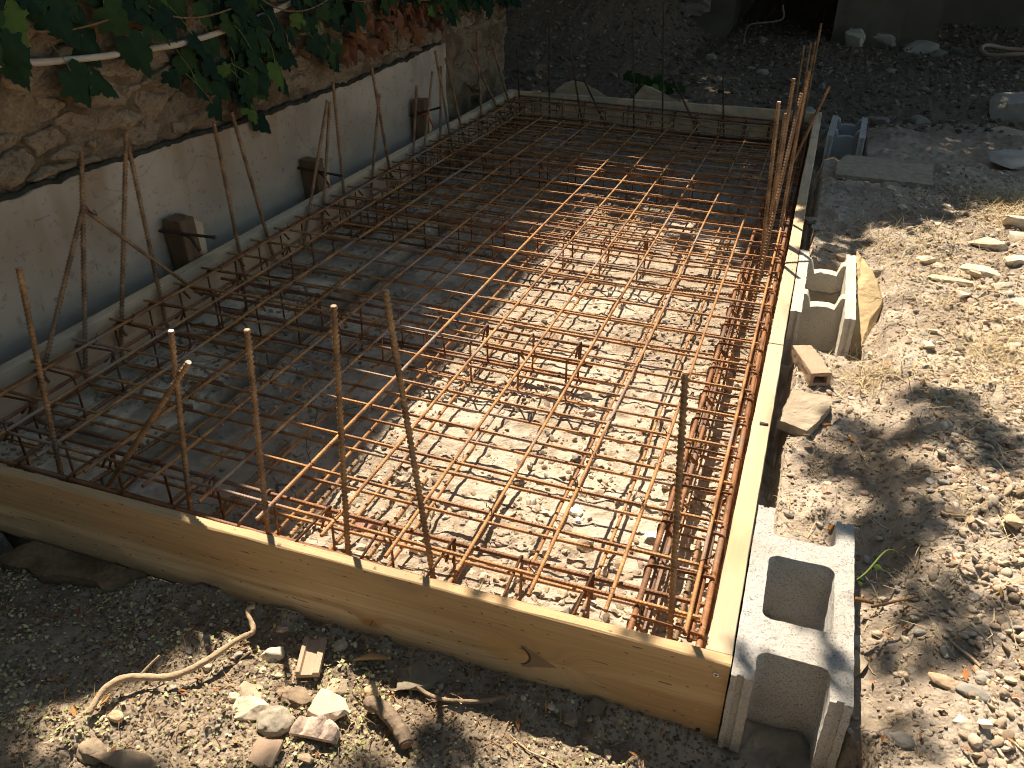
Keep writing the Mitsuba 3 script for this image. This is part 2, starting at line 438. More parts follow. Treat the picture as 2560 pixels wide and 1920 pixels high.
scene['mat_red_paint'] = two(P(base_color=C(0.42, 0.075, 0.06), roughness=0.5))
scene['mat_wall_far'] = two(bump(P(base_color=proc(lambda p, n, uv: mix((0.085, 0.08, 0.066), (0.165, 0.15, 0.125), fbm(p.x * 3, p.y * 3, p.z * 3, 3))), roughness=0.95, specular=0.1), lambda p, n, uv: fbm(p.x * 20, p.y * 20, p.z * 20, 3), 0.01))


def paper_print(p, n, uv):
    # pale sheet with faint curved and straight printed lines
    u, v = p.x + 0.224, p.y - 0.552
    d = dr.sqrt(u * u + v * v)
    arc = smoothstep(0.0010, 0.0004, dr.abs(d - 0.020)) + smoothstep(0.0008, 0.0003, dr.abs(d - 0.0255))
    row = smoothstep(0.0011, 0.0006, dr.abs((v * 180 - dr.floor(v * 180)) / 180 - 0.0028)) * smoothstep(0.4, 0.6, noise(u * 260, dr.floor(v * 180), 1)) * smoothstep(0.024, 0.02, d)
    return mix((0.84, 0.86, 0.90), (0.36, 0.40, 0.52), dr.minimum(1.0, arc * 0.7 + row * 0.7))


scene['mat_paper'] = two({'type': 'diffuse', 'reflectance': proc(paper_print)})

# ------------------------------------------------------------------ the ground: one sheet
PX0, PX1, PY1 = -2.06, -0.045, 4.66   # inside faces of the formwork


def ground_h(x, y):
    x, y = np.broadcast_arrays(np.asarray(x, float), np.asarray(y, float))
    q = np.stack([x, y, 0 * x], -1)
    n1 = nfbm(q * 2.2, 3, 1) - 0.5
    n2 = nfbm(q * 9.0, 3, 2) - 0.5
    n3 = nfbm(q * 34.0, 3, 3) - 0.5
    # outside in front
    z = -0.005 + 0.03 * n1 + 0.02 * n2 - 0.03 * S(0.2, 1.0, -y) + 0.016 * S(-0.07, 0.0, y) - 0.10 * S(-1.61, -1.64, x) * S(-1.74, -1.71, x) * S(-0.10, -0.07, y)
    # the bank on the right
    edge = 0.235 + 0.05 * n1 + 0.03 * n2
    low = 0.085 + 0.03 * n1 + 0.02 * n2
    low = np.where(y > 2.16, 0.135 + 0.03 * n1 + 0.025 * n2, low)
    low = np.where(y > 3.4, 0.085 + 0.01 * n1, low)
    high = 0.165 + 0.05 * n1 + 0.03 * n2 + 0.03 * S(0.5, 1.4, x) - 0.05 * S(3.0, 3.6, y)
    gap = S(0.028, 0.050, x + 0.012 * n2)
    right = -0.02 + gap * (low + 0.02)
    right = np.where((y > -0.02) & (y < 0.50) & (x < 0.205), -0.005 + 0.02 * n2 + 0.05 * S(0.28, 0.32, y) * S(0.12, 0.06, x) * S(0.36, 0.3, y), right)
    right = np.where((y > 0.355) & (y < 0.5) & (x > 0.035) & (x < 0.17), 0.085 + 0.015 * n2, right)
    right = np.where((y > 1.53) & (y < 2.15) & (x < 0.205), np.where(y > 2.0, 0.09, 0.0), right)
    right = np.where((y > 1.5) & (y < 1.9) & (x > 0.205) & (x < 0.30), 0.02, right)
    right = np.where((y > 4.0) & (y < 4.72) & (x < 0.27), 0.0, right)
    right = np.where((y > 0.15) & (y < 0.35) & (x < 0.17) & (x > 0.03), right + 0.185 * S(0.215, 0.17, y + 0.5 * n2) * S(0.14, 0.11, x), right)
    right = right + (np.maximum(high, right) - right) * S(edge - 0.03, edge + 0.16, x)
    fr = S(-0.03, 0.02, y + 0.03 * n2)
    bank = -0.005 + 0.03 * n1 + 0.02 * n2 + (0.16 + 0.04 * n1) * S(edge - 0.01, edge + 0.03, x)
    right = bank * (1 - fr) + right * fr
    bd = S(0.09, 0.12, x) * S(0.66, 0.62, x) * S(3.40, 3.46, y) * S(4.02, 3.97, y)
    right = right * (1 - bd) + np.minimum(right, 0.105 + 0.01 * n2) * bd
    z = np.where(x > 0.0, z * (1 - S(0, 0.02, x)) + right * S(0, 0.02, x), z)
    # behind the far plank and the ground climbing to the old walls
    back = S(4.7, 4.95, y)
    zb = 0.0 + 0.08 * S(4.9, 6.3, y) + 0.05 * n1 + 0.04 * n2 + 0.75 * S(5.2, 8.2, y) * S(-1.15, -2.2, x) + 0.10 * S(9, 14, y)
    zb = zb + 0.10 * S(0.1, 0.5, x) * S(5.5, 4.9, y)
    z = z * (1 - back) + zb * back
    # strip between plank and house wall
    strip = S(-2.085, -2.10, x) * S(0.0, 0.05, y) * S(5.0, 4.7, y)
    z = z * (1 - strip) + (-0.05 + 0.02 * n2) * strip
    # inside the formwork
    ins = (x > -2.09) & (x < -0.012) & (y > 0.008) & (y < 4.672)
    pit = -0.035 + 0.03 * n1 + 0.016 * n2 + 0.02 * S(0.42, 0.10, y) + 0.012 * S(-0.45, -0.15, x)
    pit = np.where(y < 3.05, pit - 0.07 * S(-1.20, -1.32, x), pit)
    z = np.where(ins, pit, z)
    fine = 0.013 * n3 * np.where(ins, 1.0, 1.2)
    clod = np.clip(nfbm(q * 22.0, 2, 8) - 0.56, 0, 1) * 0.06
    return z + fine + clod * np.where(ins, 0.5, 1.0)


def lines(lo, a, b, hi, h, growth=1.14):
    mid = np.arange(a, b + h / 2, h)
    out, s, x = [], h, b
    while x < hi:
        s *= growth; x += s; out.append(x)
    left, s, x = [], h, a
    while x > lo:
        s *= growth; x -= s; left.append(x)
    return np.array(left[::-1] + list(mid) + out)


gx = lines(-150, -2.6, 1.35, 150, 0.0095)
gy = lines(-150, -0.62, 3.6, 200, 0.0105, 1.045)
GX, GY = np.meshgrid(gx, gy, indexing='ij')
GZ = ground_h(GX, GY)
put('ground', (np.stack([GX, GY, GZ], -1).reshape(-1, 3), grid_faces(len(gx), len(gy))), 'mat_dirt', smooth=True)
labels['ground'] = {'kind': 'structure'}

# ------------------------------------------------------------------ old concrete slab pieces inside the formwork (left side)
def flat_slab(outline, z0, z1, seed, res=0.03):
    poly = sg.Polygon(outline)
    m = trimesh.creation.extrude_polygon(poly, z1 - z0, engine='earcut')
    v, f = np.asarray(m.vertices), np.asarray(m.faces)
    v, f = trimesh.remesh.subdivide_to_size(v, f, res * 2)
    v = v + np.array([0, 0, z0])
    v[:, 2] += (nfbm(np.c_[v[:, :2], 0 * v[:, 0]] * 6 + seed, 3) - 0.5) * 0.012
    return v, f


def ragged(a, b, n, amp, seed):
    t = np.linspace(0, 1, n)
    p = np.outer(1 - t, a) + np.outer(t, b)
    d = np.array(b, float) - a
    d = np.array([-d[1], d[0]]) / np.linalg.norm(d)
    w = (nfbm(np.c_[t * n * 0.35, 0 * t, 0 * t] + seed, 3) - 0.5) * 2 * amp
    return p + w[:, None] * d


t = thing('concrete_slab', 'smooth beige old concrete slab strip in the shade along the left cage', 'slab')
put(t, flat_slab(np.vstack([ragged((-1.655, 0.03), (-1.645, 3.1), 60, 0.010, 3), [(-2.055, 3.1), (-2.055, 0.03)]]), -0.13, 0.012, 1), 'mat_slab', smooth=30)
t = thing('concrete_slab', 'grey cracked concrete slab with ragged edge between dark gap and sunlit rubble', 'slab')
right_edge = ragged((-1.17, 0.05), (-1.16, 1.25), 40, 0.05, 11)
gap_edge = ragged((-1.604, 1.22), (-1.608, 0.05), 34, 0.012, 17)
put(t, flat_slab(np.vstack([right_edge, ragged((-1.16, 1.25), (-1.618, 1.22), 14, 0.02, 5), gap_edge]), -0.14, -0.012, 2), 'mat_slab', smooth=30)
t = thing('concrete_slab', 'grey concrete slab piece farther back under the second cross cage', 'slab')
put(t, flat_slab(np.vstack([ragged((-1.13, 1.265), (-1.16, 2.9), 50, 0.05, 21), ragged((-1.16, 2.9), (-1.62, 2.95), 14, 0.03, 8), ragged((-1.61, 2.95), (-1.604, 1.245), 50, 0.012, 9), ragged((-1.618, 1.245), (-1.16, 1.265), 10, 0.012, 19)]), -0.14, -0.015, 3), 'mat_slab', smooth=30)
t = thing('concrete_slab', 'dark concrete slab corner showing from under the front plank at far left', 'slab')
put(t, flat_slab(np.vstack([ragged((-1.63, -0.005), (-1.66, -0.10), 8, 0.01, 31), ragged((-1.66, -0.10), (-1.36, -0.07), 14, 0.03, 32), [(-1.30, -0.004)]]), -0.06, 0.012, 4), 'mat_mortar', smooth=30)

# ------------------------------------------------------------------ formwork planks
def plank(x0, x1, y0, y1, z0, z1, axis, seed, bow=0.004):
    n = 60
    s = np.linspace(0, 1, n)
    c = 0.0028
    if axis == 0:
        ring = np.array([(y0 + c, z0), (y1 - c, z0), (y1, z0 + c), (y1, z1 - c), (y1 - c, z1), (y0 + c, z1), (y0, z1 - c), (y0, z0 + c)])
        a0, a1 = x0, x1
    else:
        ring = np.array([(x0 + c, z0), (x1 - c, z0), (x1, z0 + c), (x1, z1 - c), (x1 - c, z1), (x0 + c, z1), (x0, z1 - c), (x0, z0 + c)])
        a0, a1 = y0, y1
    V = []
    for i, t_ in enumerate(s):
        a = a0 + (a1 - a0) * t_
        w = bow * math.sin(math.pi * t_) * (0.5 - nnoise(np.array([t_ * 4, seed, 0.0])))
        dz = (nnoise(np.array([a * 2.1, seed, 5.0])) - 0.5) * 0.004
        for k, (u, z) in enumerate(ring):
            e = (nnoise(np.array([a * 26, k * 3.0, seed])) - 0.5) * 0.0016
            z_ = z + dz + e if z > (z0 + z1) / 2 else z + e * 2
            V.append((a, u + w + e, z_) if axis == 0 else (u + w + e, a, z_))
    V = np.array(V)
    i, j = np.meshgrid(np.arange(n - 1), np.arange(8), indexing='ij')
    q = np.stack([i * 8 + j, (i + 1) * 8 + j, (i + 1) * 8 + (j + 1) % 8, i * 8 + (j + 1) % 8], -1).reshape(-1, 4)
    f = np.vstack([q[:, [0, 1, 2]], q[:, [0, 2, 3]]])
    cap = np.array([[0, k, k + 1] for k in range(1, 7)])
    f = np.vstack([f, cap, cap[:, ::-1] + (n - 1) * 8])
    m = trimesh.Trimesh(V, f, process=False)
    m.fix_normals()
    return np.asarray(m.vertices), np.asarray(m.faces)


front = thing('formwork_plank', 'long pale pine formwork plank across the front with an arrow-shaped bark pocket', 'plank')
part(front, 'board', plank(-2.45, 0.0, 0.0, 0.026, 0.0, 0.2, 0, 1, 0.0), 'mat_front_plank', smooth=35)
# countersunk screw near the right end
scr = trimesh.creation.cylinder(radius=0.0048, height=0.003, sections=20)
scr.apply_transform(trimesh.transformations.rotation_matrix(math.pi / 2, (1, 0, 0)))
scr.apply_translation((-0.022, -0.0012, 0.172))
cross = [box(-0.0252, -0.0188, -0.0034, -0.0026, 0.1713, 0.1727), box(-0.0227, -0.0213, -0.00335, -0.00255, 0.1688, 0.1752)]
sc_key = part(front, 'screw', (np.asarray(scr.vertices), np.asarray(scr.faces)), 'mat_cut_steel', smooth=30)
part(sc_key, 'cross_slot', join(cross), 'mat_iron')
for (x, z) in ((-0.036, 0.018),):
    h = trimesh.creation.cylinder(radius=0.004, height=0.003, sections=12)
    h.apply_transform(trimesh.transformations.rotation_matrix(math.pi / 2, (1, 0, 0)))
    h.apply_translation((x, -0.0008, z))
    part(front, 'screw', (np.asarray(h.vertices), np.asarray(h.faces)), 'mat_iron')
rp = thing('formwork_plank', 'sunlit pine formwork plank along the right beside the concrete blocks', 'plank')
part(rp, 'board', plank(-0.045, 0.0, 0.0275, 1.292, 0.0, 0.199, 1, 5, 0.003), 'mat_side_plank', smooth=35)
part(rp, 'board', plank(-0.043, -0.001, 1.2945, 4.70, 0.0, 0.1995, 1, 6, 0.006), 'mat_side_plank', smooth=35)
part(rp, 'knot_hole', tube([(-0.026, 0.822, 0.1955), (-0.006, 0.822, 0.1998)], [0.009, 0.0035], 12), 'mat_iron')
lp = thing('formwork_plank', 'shaded pine formwork plank along the house wall on the left', 'plank')
part(lp, 'board', plank(-2.1036, -2.061, 0.0275, 4.70, 0.0, 0.2, 1, 7, 0.004), 'mat_side_plank', smooth=35)
fp = thing('formwork_plank', 'short dim pine plank closing the far end of the formwork', 'plank')
part(fp, 'board', plank(-2.058, -0.047, 4.66, 4.69, 0.0, 0.2, 0, 8, 0.004), 'mat_side_plank', smooth=35)

# ------------------------------------------------------------------ reinforcement
def lift(x):
    return 0.032 * S(0.3, 2.0, -np.asarray(x, float))


def lifted(P_):
    P_ = np.array(P_, float)
    P_[:, 2] += lift(P_[:, 0])
    return P_


def bar_uv(n, sides, length):
    pass


def bar(path, r, sides=8, step=0.06, wob=0.0015, seed=0):
    """A long thin bar with slight bends; uv.y runs in metres along it for the ribs."""
    P_ = np.asarray(path, float)
    seg = np.linalg.norm(np.diff(P_, axis=0), axis=1)
    s = np.concatenate([[0], np.cumsum(seg)])
    n = max(2, int(s[-1] / step) + 1)
    t_ = np.linspace(0, s[-1], n)
    Q = np.stack([np.interp(t_, s, P_[:, k]) for k in range(3)], 1)
    if wob:
        for k in range(3):
            Q[:, k] += (nnoise(np.c_[t_ * 1.7, np.full(n, seed * 3.1 + k * 11), 0 * t_]) - 0.5) * 2 * wob
    v, f = tube(Q, r, sides, caps=True)
    uv = np.zeros((len(v), 2))
    uv[:n * sides, 1] = np.repeat(t_, sides)
    uv[:n * sides, 0] = np.tile(np.arange(sides) / sides, n)
    uv[-1, 1] = t_[-1]
    return (v, f), uv


def add_bar(parent, name, path, r, mat, **k):
    m, uv = bar(path, r, **k)
    return part(parent, name, m, mat, smooth=True, uv=uv)


PITCH_M = 0.1568
tm = thing('welded_mesh', 'top layer of rusty welded wire mesh lying over the cages', 'wire mesh')
LONG_END = {4: 4.30, 5: 4.24}
for i in range(13):
    x = -0.087 - PITCH_M * i
    y0 = 0.085 + 0.006 * math.sin(i * 2.7)
    y1 = LONG_END.get(i, 4.03 + 0.03 * math.sin(i * 1.9)) if i < 11 else 4.3
    z = 0.163
    add_bar(tm, 'long_bar', lifted([(x, y0, z), (x - 0.001, 1.5, z), (x, 3.0, z - 0.004), (x + 0.002, y1, z - 0.012)]), 0.0045, 'mat_mesh_bar', seed=i, wob=0.0025)
for j in range(29):
    y = 0.140 + 0.1532 * j
    xr = -0.062 - 0.01 * RNG.random()
    xs = np.linspace(xr, -2.045 - 0.008 * RNG.random(), 12)
    zz = 0.1555 - 0.012 * S(3, 4.2, y)
    add_bar(tm, 'cross_bar', lifted(np.c_[xs, y + 0.012 * (-xs) / 2.05, 0 * xs + zz]), 0.0045, 'mat_mesh_bar', seed=50 + j, wob=0.002)
bm = thing('welded_mesh', 'bottom layer of rusty welded wire mesh lying near the ground', 'wire mesh')
for i in range(12):
    x = -0.165 - 0.1545 * i
    add_bar(bm, 'long_bar', lifted([(x, 0.06 + 0.01 * math.sin(i * 3.3), 0.006), (x + 0.003, 2.3, 0.004), (x - 0.002, 4.35, 0.004)]), 0.0045, 'mat_mesh_bar', seed=100 + i, wob=0.004)
for j in range(27):
    y = 0.118 + 0.1555 * j
    xs = np.linspace(-0.075, -1.99, 12)
    add_bar(bm, 'cross_bar', lifted(np.c_[xs, y + 0.004 * xs, 0 * xs + 0.014]), 0.0045, 'mat_mesh_bar', seed=150 + j, wob=0.003)


def tie(p, seed):
    g = np.random.default_rng(seed)
    a = np.linspace(0, 2 * np.pi * 1.2, 12)
    u = rot((0, 0, 1), g.uniform(0, 180)) @ rot((1, 0, 0), 60 + g.uniform(-20, 20))
    c = np.c_[np.cos(a) * 0.0085, np.sin(a) * 0.0085, a * 0] @ u.T
    tail = np.array([(0.010, 0.004, 0.006), (0.018, 0.010, 0.013), (0.022, 0.004, 0.024)]) * g.uniform(0.7, 1.2) @ rot((0, 0, 1), g.uniform(0, 360)).T
    path = np.vstack([c, c[-1] + tail - tail[0] * 0.5]) + np.array(p)
    return tube(path, 0.0011, 4)


lm = thing('welded_mesh', 'second low sheet of wire mesh overlapping in the far half', 'wire mesh')
for i in range(12):
    x = -0.215 - 0.1545 * i
    add_bar(lm, 'long_bar', lifted([(x, 2.32 + 0.01 * math.sin(i * 2.3), 0.026), (x + 0.003, 3.3, 0.022), (x - 0.004, 4.42, 0.024)]), 0.0043, 'mat_mesh_bar', seed=400 + i, wob=0.004)
for j in range(14):
    y = 2.375 + 0.1535 * j
    xs = np.linspace(-0.13, -2.02, 12)
    add_bar(lm, 'cross_bar', lifted(np.c_[xs, y + 0.01 * xs, 0 * xs + 0.034]), 0.0043, 'mat_mesh_bar', seed=450 + j, wob=0.004)
gw = np.random.default_rng(77)
ties = []
for k in range(150):
    i, j = int(gw.integers(13)), int(gw.integers(28))
    x = -0.087 - PITCH_M * i
    ties.append(tie((x, 0.140 + 0.1532 * j + 0.012 * (-x) / 2.05, 0.160 + float(lift(x))), k))
labels[part(tm, 'tie_wire', join(ties), 'mat_iron', smooth=True)] = {'kind': 'stuff', 'label': 'small twisted tie wires on the crossings of the top mesh'}


def stirrup(centre, w, h, axis, tilt, seed):
    """A closed rounded link with two bent-in hook tails, in the plane across axis."""
    g = np.random.default_rng(seed)
    c = np.array(centre, float)
    r = 0.016
    pts = [(-w / 2 + 0.035, -h / 2 + 0.045), (-w / 2 + 0.001, h / 2 * 0.2 - h / 2), (-w / 2, -h / 2), (w / 2, -h / 2), (w / 2, h / 2), (-w / 2, h / 2), (-w / 2, -h / 2), (-w / 2 + 0.03, -h / 2)]
    # hook tails point inward from one lower or upper corner
    k = [(0.5, 0.5), (-0.5, 0.5)][seed % 2]
    tail = 0.042
    loop = [(-w / 2 + tail, h / 2 - tail), (-w / 2, h / 2), (-w / 2, -h / 2), (w / 2, -h / 2), (w / 2, h / 2), (-w / 2, h / 2), (-w / 2 + tail * 0.75, h / 2 - tail * 1.15)]
    if seed % 2:
        loop = [(-a, b) for a, b in loop]
    P3 = []
    for n_, (a, b) in enumerate(loop):
        off = 0.010 if n_ >= len(loop) - 1 else (0.005 if n_ >= len(loop) - 2 else -0.002)
        t_ = off + tilt * (b + h / 2)
        P3.append(c + (np.array([t_, a, b]) if axis == 0 else np.array([a, t_, b])))
    path = fillet(P3, r, 4)
    path[:, 2] += lift(path[:, 0])
    n = len(path)
    v, f = tube(path, 0.0034, 6)
    return v, f


def cage(label, axis, lo, hi, mid, w, z0, z1, spots, rbar=0.0056, ends=None, group=None, tilt=0.0):
    t_ = thing('rebar_cage', label, 'rebar cage', group)
    h = z1 - z0
    k = 0
    for (a, z) in ((-1, 1), (1, 1), (-1, -1), (1, -1)):
        off = mid + a * (w / 2 - 0.0095)
        zz_ = (z0 + z1) / 2 + z * (h / 2 - 0.0095)
        e0, e1 = (lo + 0.02 * math.sin(k * 2.1), hi - 0.02 * abs(math.sin(k * 1.3)))
        P_ = [(e0, off, zz_), ((e0 + e1) / 2, off + 0.003, zz_), (e1, off, zz_)] if axis == 0 else [(off, e0, zz_), (off, (e0 + e1) / 2, zz_), (off, e1, zz_)]
        P_ = np.array(P_)
        if axis == 0:
            xs = np.linspace(P_[0, 0], P_[-1, 0], 9)
            P_ = np.c_[xs, np.full(9, off), np.full(9, zz_)]
        add_bar(t_, 'main_bar', lifted(P_), rbar, 'mat_cage_bar', seed=200 + k + int(mid * 100) % 60, wob=0.003)
        k += 1
    for n_, s in enumerate(spots):
        c = (s, mid, (z0 + z1) / 2) if axis == 0 else (mid, s, (z0 + z1) / 2)
        m = stirrup(c, w, h, axis, tilt + 0.03 * math.sin(n_ * 1.7), n_ + (0 if axis else 1))
        v, f = m
        part(t_, 'stirrup', m, 'mat_cage_bar', smooth=True, uv=np.zeros((len(v), 2)))
    return t_


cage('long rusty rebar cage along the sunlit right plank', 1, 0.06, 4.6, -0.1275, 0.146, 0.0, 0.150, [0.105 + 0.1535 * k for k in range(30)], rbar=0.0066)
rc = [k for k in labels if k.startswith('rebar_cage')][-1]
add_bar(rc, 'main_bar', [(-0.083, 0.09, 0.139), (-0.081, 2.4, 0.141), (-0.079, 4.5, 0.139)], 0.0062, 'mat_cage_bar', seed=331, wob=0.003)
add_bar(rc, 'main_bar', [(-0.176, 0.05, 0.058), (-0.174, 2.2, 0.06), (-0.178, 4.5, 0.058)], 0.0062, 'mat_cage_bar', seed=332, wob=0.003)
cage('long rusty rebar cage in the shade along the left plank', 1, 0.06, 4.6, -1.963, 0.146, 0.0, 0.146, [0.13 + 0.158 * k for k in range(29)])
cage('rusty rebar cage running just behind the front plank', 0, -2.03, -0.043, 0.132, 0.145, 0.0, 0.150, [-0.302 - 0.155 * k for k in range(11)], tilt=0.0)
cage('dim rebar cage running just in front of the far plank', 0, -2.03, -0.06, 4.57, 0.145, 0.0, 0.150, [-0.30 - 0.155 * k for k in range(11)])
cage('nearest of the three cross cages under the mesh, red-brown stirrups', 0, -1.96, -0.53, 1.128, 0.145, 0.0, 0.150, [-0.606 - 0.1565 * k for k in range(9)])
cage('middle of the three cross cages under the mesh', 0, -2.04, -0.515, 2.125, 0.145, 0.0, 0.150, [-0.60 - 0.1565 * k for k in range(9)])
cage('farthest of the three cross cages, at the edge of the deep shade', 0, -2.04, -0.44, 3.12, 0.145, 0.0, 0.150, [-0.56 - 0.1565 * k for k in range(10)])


def starter(label, top, bottom, foot, r=0.0058, cap=True, mat='mat_starter', group=None, zfoot=None):
    """A ribbed starter bar: upright from its bent foot; its cut end is bright steel."""
    top, bottom = np.array(top, float), np.array(bottom, float)
    d = (bottom - top) / (bottom[2] - top[2])
    zf = (0.0 if zfoot is None else zfoot)
    base = top + d * (zf - top[2])
    fdir = np.array([foot[0], foot[1], 0.0])
    path = [top, base, base + fdir] if np.linalg.norm(fdir) > 0 else [top, base]
    pts = fillet(path, 0.05, 6) if len(path) > 2 else np.array(path)
    t_ = thing('starter_bar', label, 'rebar', group)
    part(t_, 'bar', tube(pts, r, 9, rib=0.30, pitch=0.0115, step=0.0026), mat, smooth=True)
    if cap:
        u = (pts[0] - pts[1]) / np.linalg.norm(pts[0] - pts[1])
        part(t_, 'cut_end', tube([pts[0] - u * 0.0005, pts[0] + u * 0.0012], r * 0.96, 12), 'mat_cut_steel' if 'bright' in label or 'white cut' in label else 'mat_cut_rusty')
    return t_


FRONT = [
    ((-1.583, 0.14, 0.666), (-1.661, 0.14, 0.091), 'leftmost front starter bar, brown and leaning left over the plank end'),
    ((-1.206, 0.14, 0.580), (-1.269, 0.14, 0.094), 'front starter bar with a bright cut tip, crossed by a slanted bar'),
    ((-1.178, 0.14, 0.511), (-1.484, 0.14, 0.135), 'strongly slanted front starter bar crossing the bright-tipped one'),
    ((-1.014, 0.14, 0.615), (-1.053, 0.14, 0.115), 'ribbed front starter bar right of the crossed pair'),
    ((-0.809, 0.14, 0.699), (-0.844, 0.14, 0.092), 'upright front starter bar left of the tallest dark one'),
    ((-0.698, 0.14, 0.747), (-0.637, 0.14, 0.090), 'tallest dark front starter bar, leaning left at its top'),
    ((-0.154, 0.14, 0.684), (-0.122, 0.14, 0.088), 'lone dark starter bar standing in the near right corner'),
]
for k, (a, b, lab) in enumerate(FRONT):
    starter(lab, a, b, (0.0, 0.42) if k not in (0,) else (0.05, 0.4), zfoot=-0.006 + float(lift(a[0])))
LEFT = [
    ((0.769, 0.548), (0.489, 0.174), 'slanted left starter bar meeting an upright one near its top'),
    ((0.820, 0.708), (0.605, 0.049), 'nearest upright left starter bar with a tied diagonal rod'),
    ((1.009, 0.723), (0.753, 0.039), 'left starter bar rising almost to the stones, left of a touching pair'),
    ((1.006, 0.703), (0.984, 0.041), 'left starter bar touching its neighbour at the top to form a narrow V'),
    ((1.428, 0.668), (1.439, 0.102), 'left starter bar below the hanging leaves, left of two'),
    ((1.536, 0.678), (1.641, 0.086), 'left starter bar below the hanging leaves, right of two'),
    ((2.199, 0.595), (1.890, 0.092), 'slanted left starter bar crossing in front of the middle stake'),
    ((2.217, 0.586), (2.035, 0.097), 'left starter bar close behind the slanted one at the middle stake'),
    ((2.259, 0.662), (2.243, 0.040), 'left starter bar just past the middle stake'),
    ((2.617, 0.670), (2.728, 0.059), 'taller left starter bar of the crossed pair between two stakes'),
    ((2.677, 0.538), (2.495, 0.102), 'shorter left starter bar of the crossed pair between two stakes'),
    ((3.092, 0.504), (2.969, 0.105), 'short left starter bar in front of the far stake'),
    ((3.297, 0.542), (3.100, 0.097), 'left starter bar leaning right over the far stake'),
    ((3.344, 0.642), (3.496, 0.120), 'tall left starter bar behind the far stake, top leaning left'),
    ((3.413, 0.554), (3.337, 0.104), 'left starter bar crossing a taller one behind the far stake'),
    ((3.481, 0.587), (3.682, 0.105), 'left starter bar where the pale band of the wall ends'),
    ((3.957, 0.663), (3.991, 0.137), 'upright dim starter bar against the far part of the stone wall'),
    ((3.824, 0.590), (4.307, 0.132), 'long slanted dim starter bar against the far part of the stone wall'),
    ((4.190, 0.595), (4.488, 0.173), 'slanted dim starter bar nearest the far left corner'),
]
for k, (a, b, lab) in enumerate(LEFT):
    starter(lab, (-2.05 + 0.0, a[0], a[1]), (-2.04, b[0], b[1]), (0.40, 0.0), r=0.0066, cap=False, zfoot=0.035)
t = thing('tie_rod', 'rusty rod tied diagonally from a left starter bar down to the mesh', 'rebar')
part(t, 'rod', tube([(-2.06, 0.778, 0.548), (-1.985, 1.128, 0.128)], 0.0058, 9, rib=0.12, pitch=0.0085, step=0.0024), 'mat_starter', smooth=True)
part(t, 'wire_knot', tube([(-2.052, 0.785, 0.555), (-2.045, 0.795, 0.53), (-2.055, 0.80, 0.522), (-2.05, 0.812, 0.535), (-2.047, 0.815, 0.515), (-2.05, 0.79, 0.535)], 0.0018, 5), 'mat_iron')
RIGHT = [
    ((-0.160, 2.10, 0.742), (-0.130, 2.10, 0.089), (-0.38, -0.05), 'leftmost tall starter bar of the right cluster, white cut tip'),
    ((-0.137, 2.30, 0.664), (-0.128, 2.25, 0.20), (-0.38, -0.02), 'shortest starter bar of the right cluster, white cut tip'),
    ((-0.129, 2.30, 0.789), (-0.126, 2.30, 0.20), (-0.1, 0.0), 'straight tall starter bar in the middle of the right cluster'),
    ((-0.094, 2.30, 0.738), (-0.116, 2.00, 0.30), (-0.1, 0.0), 'thick bent-looking starter bar leaning right in the right cluster'),
    ((-0.086, 2.50, 0.785), (-0.089, 2.50, 0.385), (-0.1, 0.0), 'rightmost upright starter bar of the right cluster'),
    ((0.003, 3.20, 0.613), (-0.097, 3.20, 0.256), (0.0, 0.3), 'thin slanted starter bar leaning out over the right plank'),
    ((-0.172, 4.50, 0.614), (-0.165, 4.50, 0.10), (-0.3, 0.0), 'dark starter bar at the far right corner, left of four'),
    ((-0.137, 4.50, 0.623), (-0.130, 4.48, 0.10), (-0.3, 0.0), 'dark starter bar at the far right corner, second of four'),
    ((-0.113, 4.50, 0.637), (-0.115, 4.52, 0.10), (0.0, -0.3), 'dark starter bar at the far right corner, third of four'),
    ((-0.098, 4.55, 0.730), (-0.105, 4.55, 0.10), (0.0, -0.3), 'tallest dark starter bar at the far right corner'),
]
for a, b, ft, lab in RIGHT:
    starter(lab, a, b, ft, r=0.0064)
FAR = [
    ((-2.010, 4.58, 0.502), (-1.985, 4.58, 0.034), 'dim starter bar in the far left corner of the formwork'),
    ((-1.787, 4.58, 0.693), (-1.770, 4.58, 0.044), 'tall dim starter bar at the far plank, left of the first rubble stone'),
    ((-1.647, 4.58, 0.537), (-1.538, 4.58, 0.054), 'slanted dim starter bar crossing the first rubble stone'),
    ((-1.543, 4.58, 0.333), (-1.375, 4.58, 0.040), 'short slanted dim starter bar right of the first rubble stone'),
    ((-1.229, 4.58, 0.695), (-1.175, 4.58, 0.037), 'tall dim starter bar at the far plank beside the pointed rubble stone'),
    ((-1.044, 4.58, 0.809), (-0.983, 4.58, 0.045), 'tallest dim starter bar at the far plank, right of the pointed stone'),
    ((-0.942, 4.58, 0.363), (-0.751, 4.58, 0.049), 'slanted dim starter bar right of the pointed rubble stone'),
    ((-0.631, 4.58, 0.403), (-0.581, 4.58, 0.040), 'dim starter bar at the far plank nearest the right cluster'),
]
for a, b, lab in FAR:
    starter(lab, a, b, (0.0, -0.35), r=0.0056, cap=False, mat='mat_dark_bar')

# ------------------------------------------------------------------ concrete blocks along the right plank
def rounded(poly, r):
    return poly.buffer(-r).buffer(2 * r).buffer(-r)


def rough_mesh(man, edge, amp, seed):
    v, f = to_np(man.refine_to_length(edge))
    n = np.stack([nfbm(v * 60 + seed + k * 17, 2) for k in range(3)], 1) - 0.5
    return v + n * amp * 2, f


def extrude(poly, h):
    m = trimesh.creation.extrude_polygon(poly, h, engine='earcut')
    return manifold((np.asarray(m.vertices), np.asarray(m.faces)))


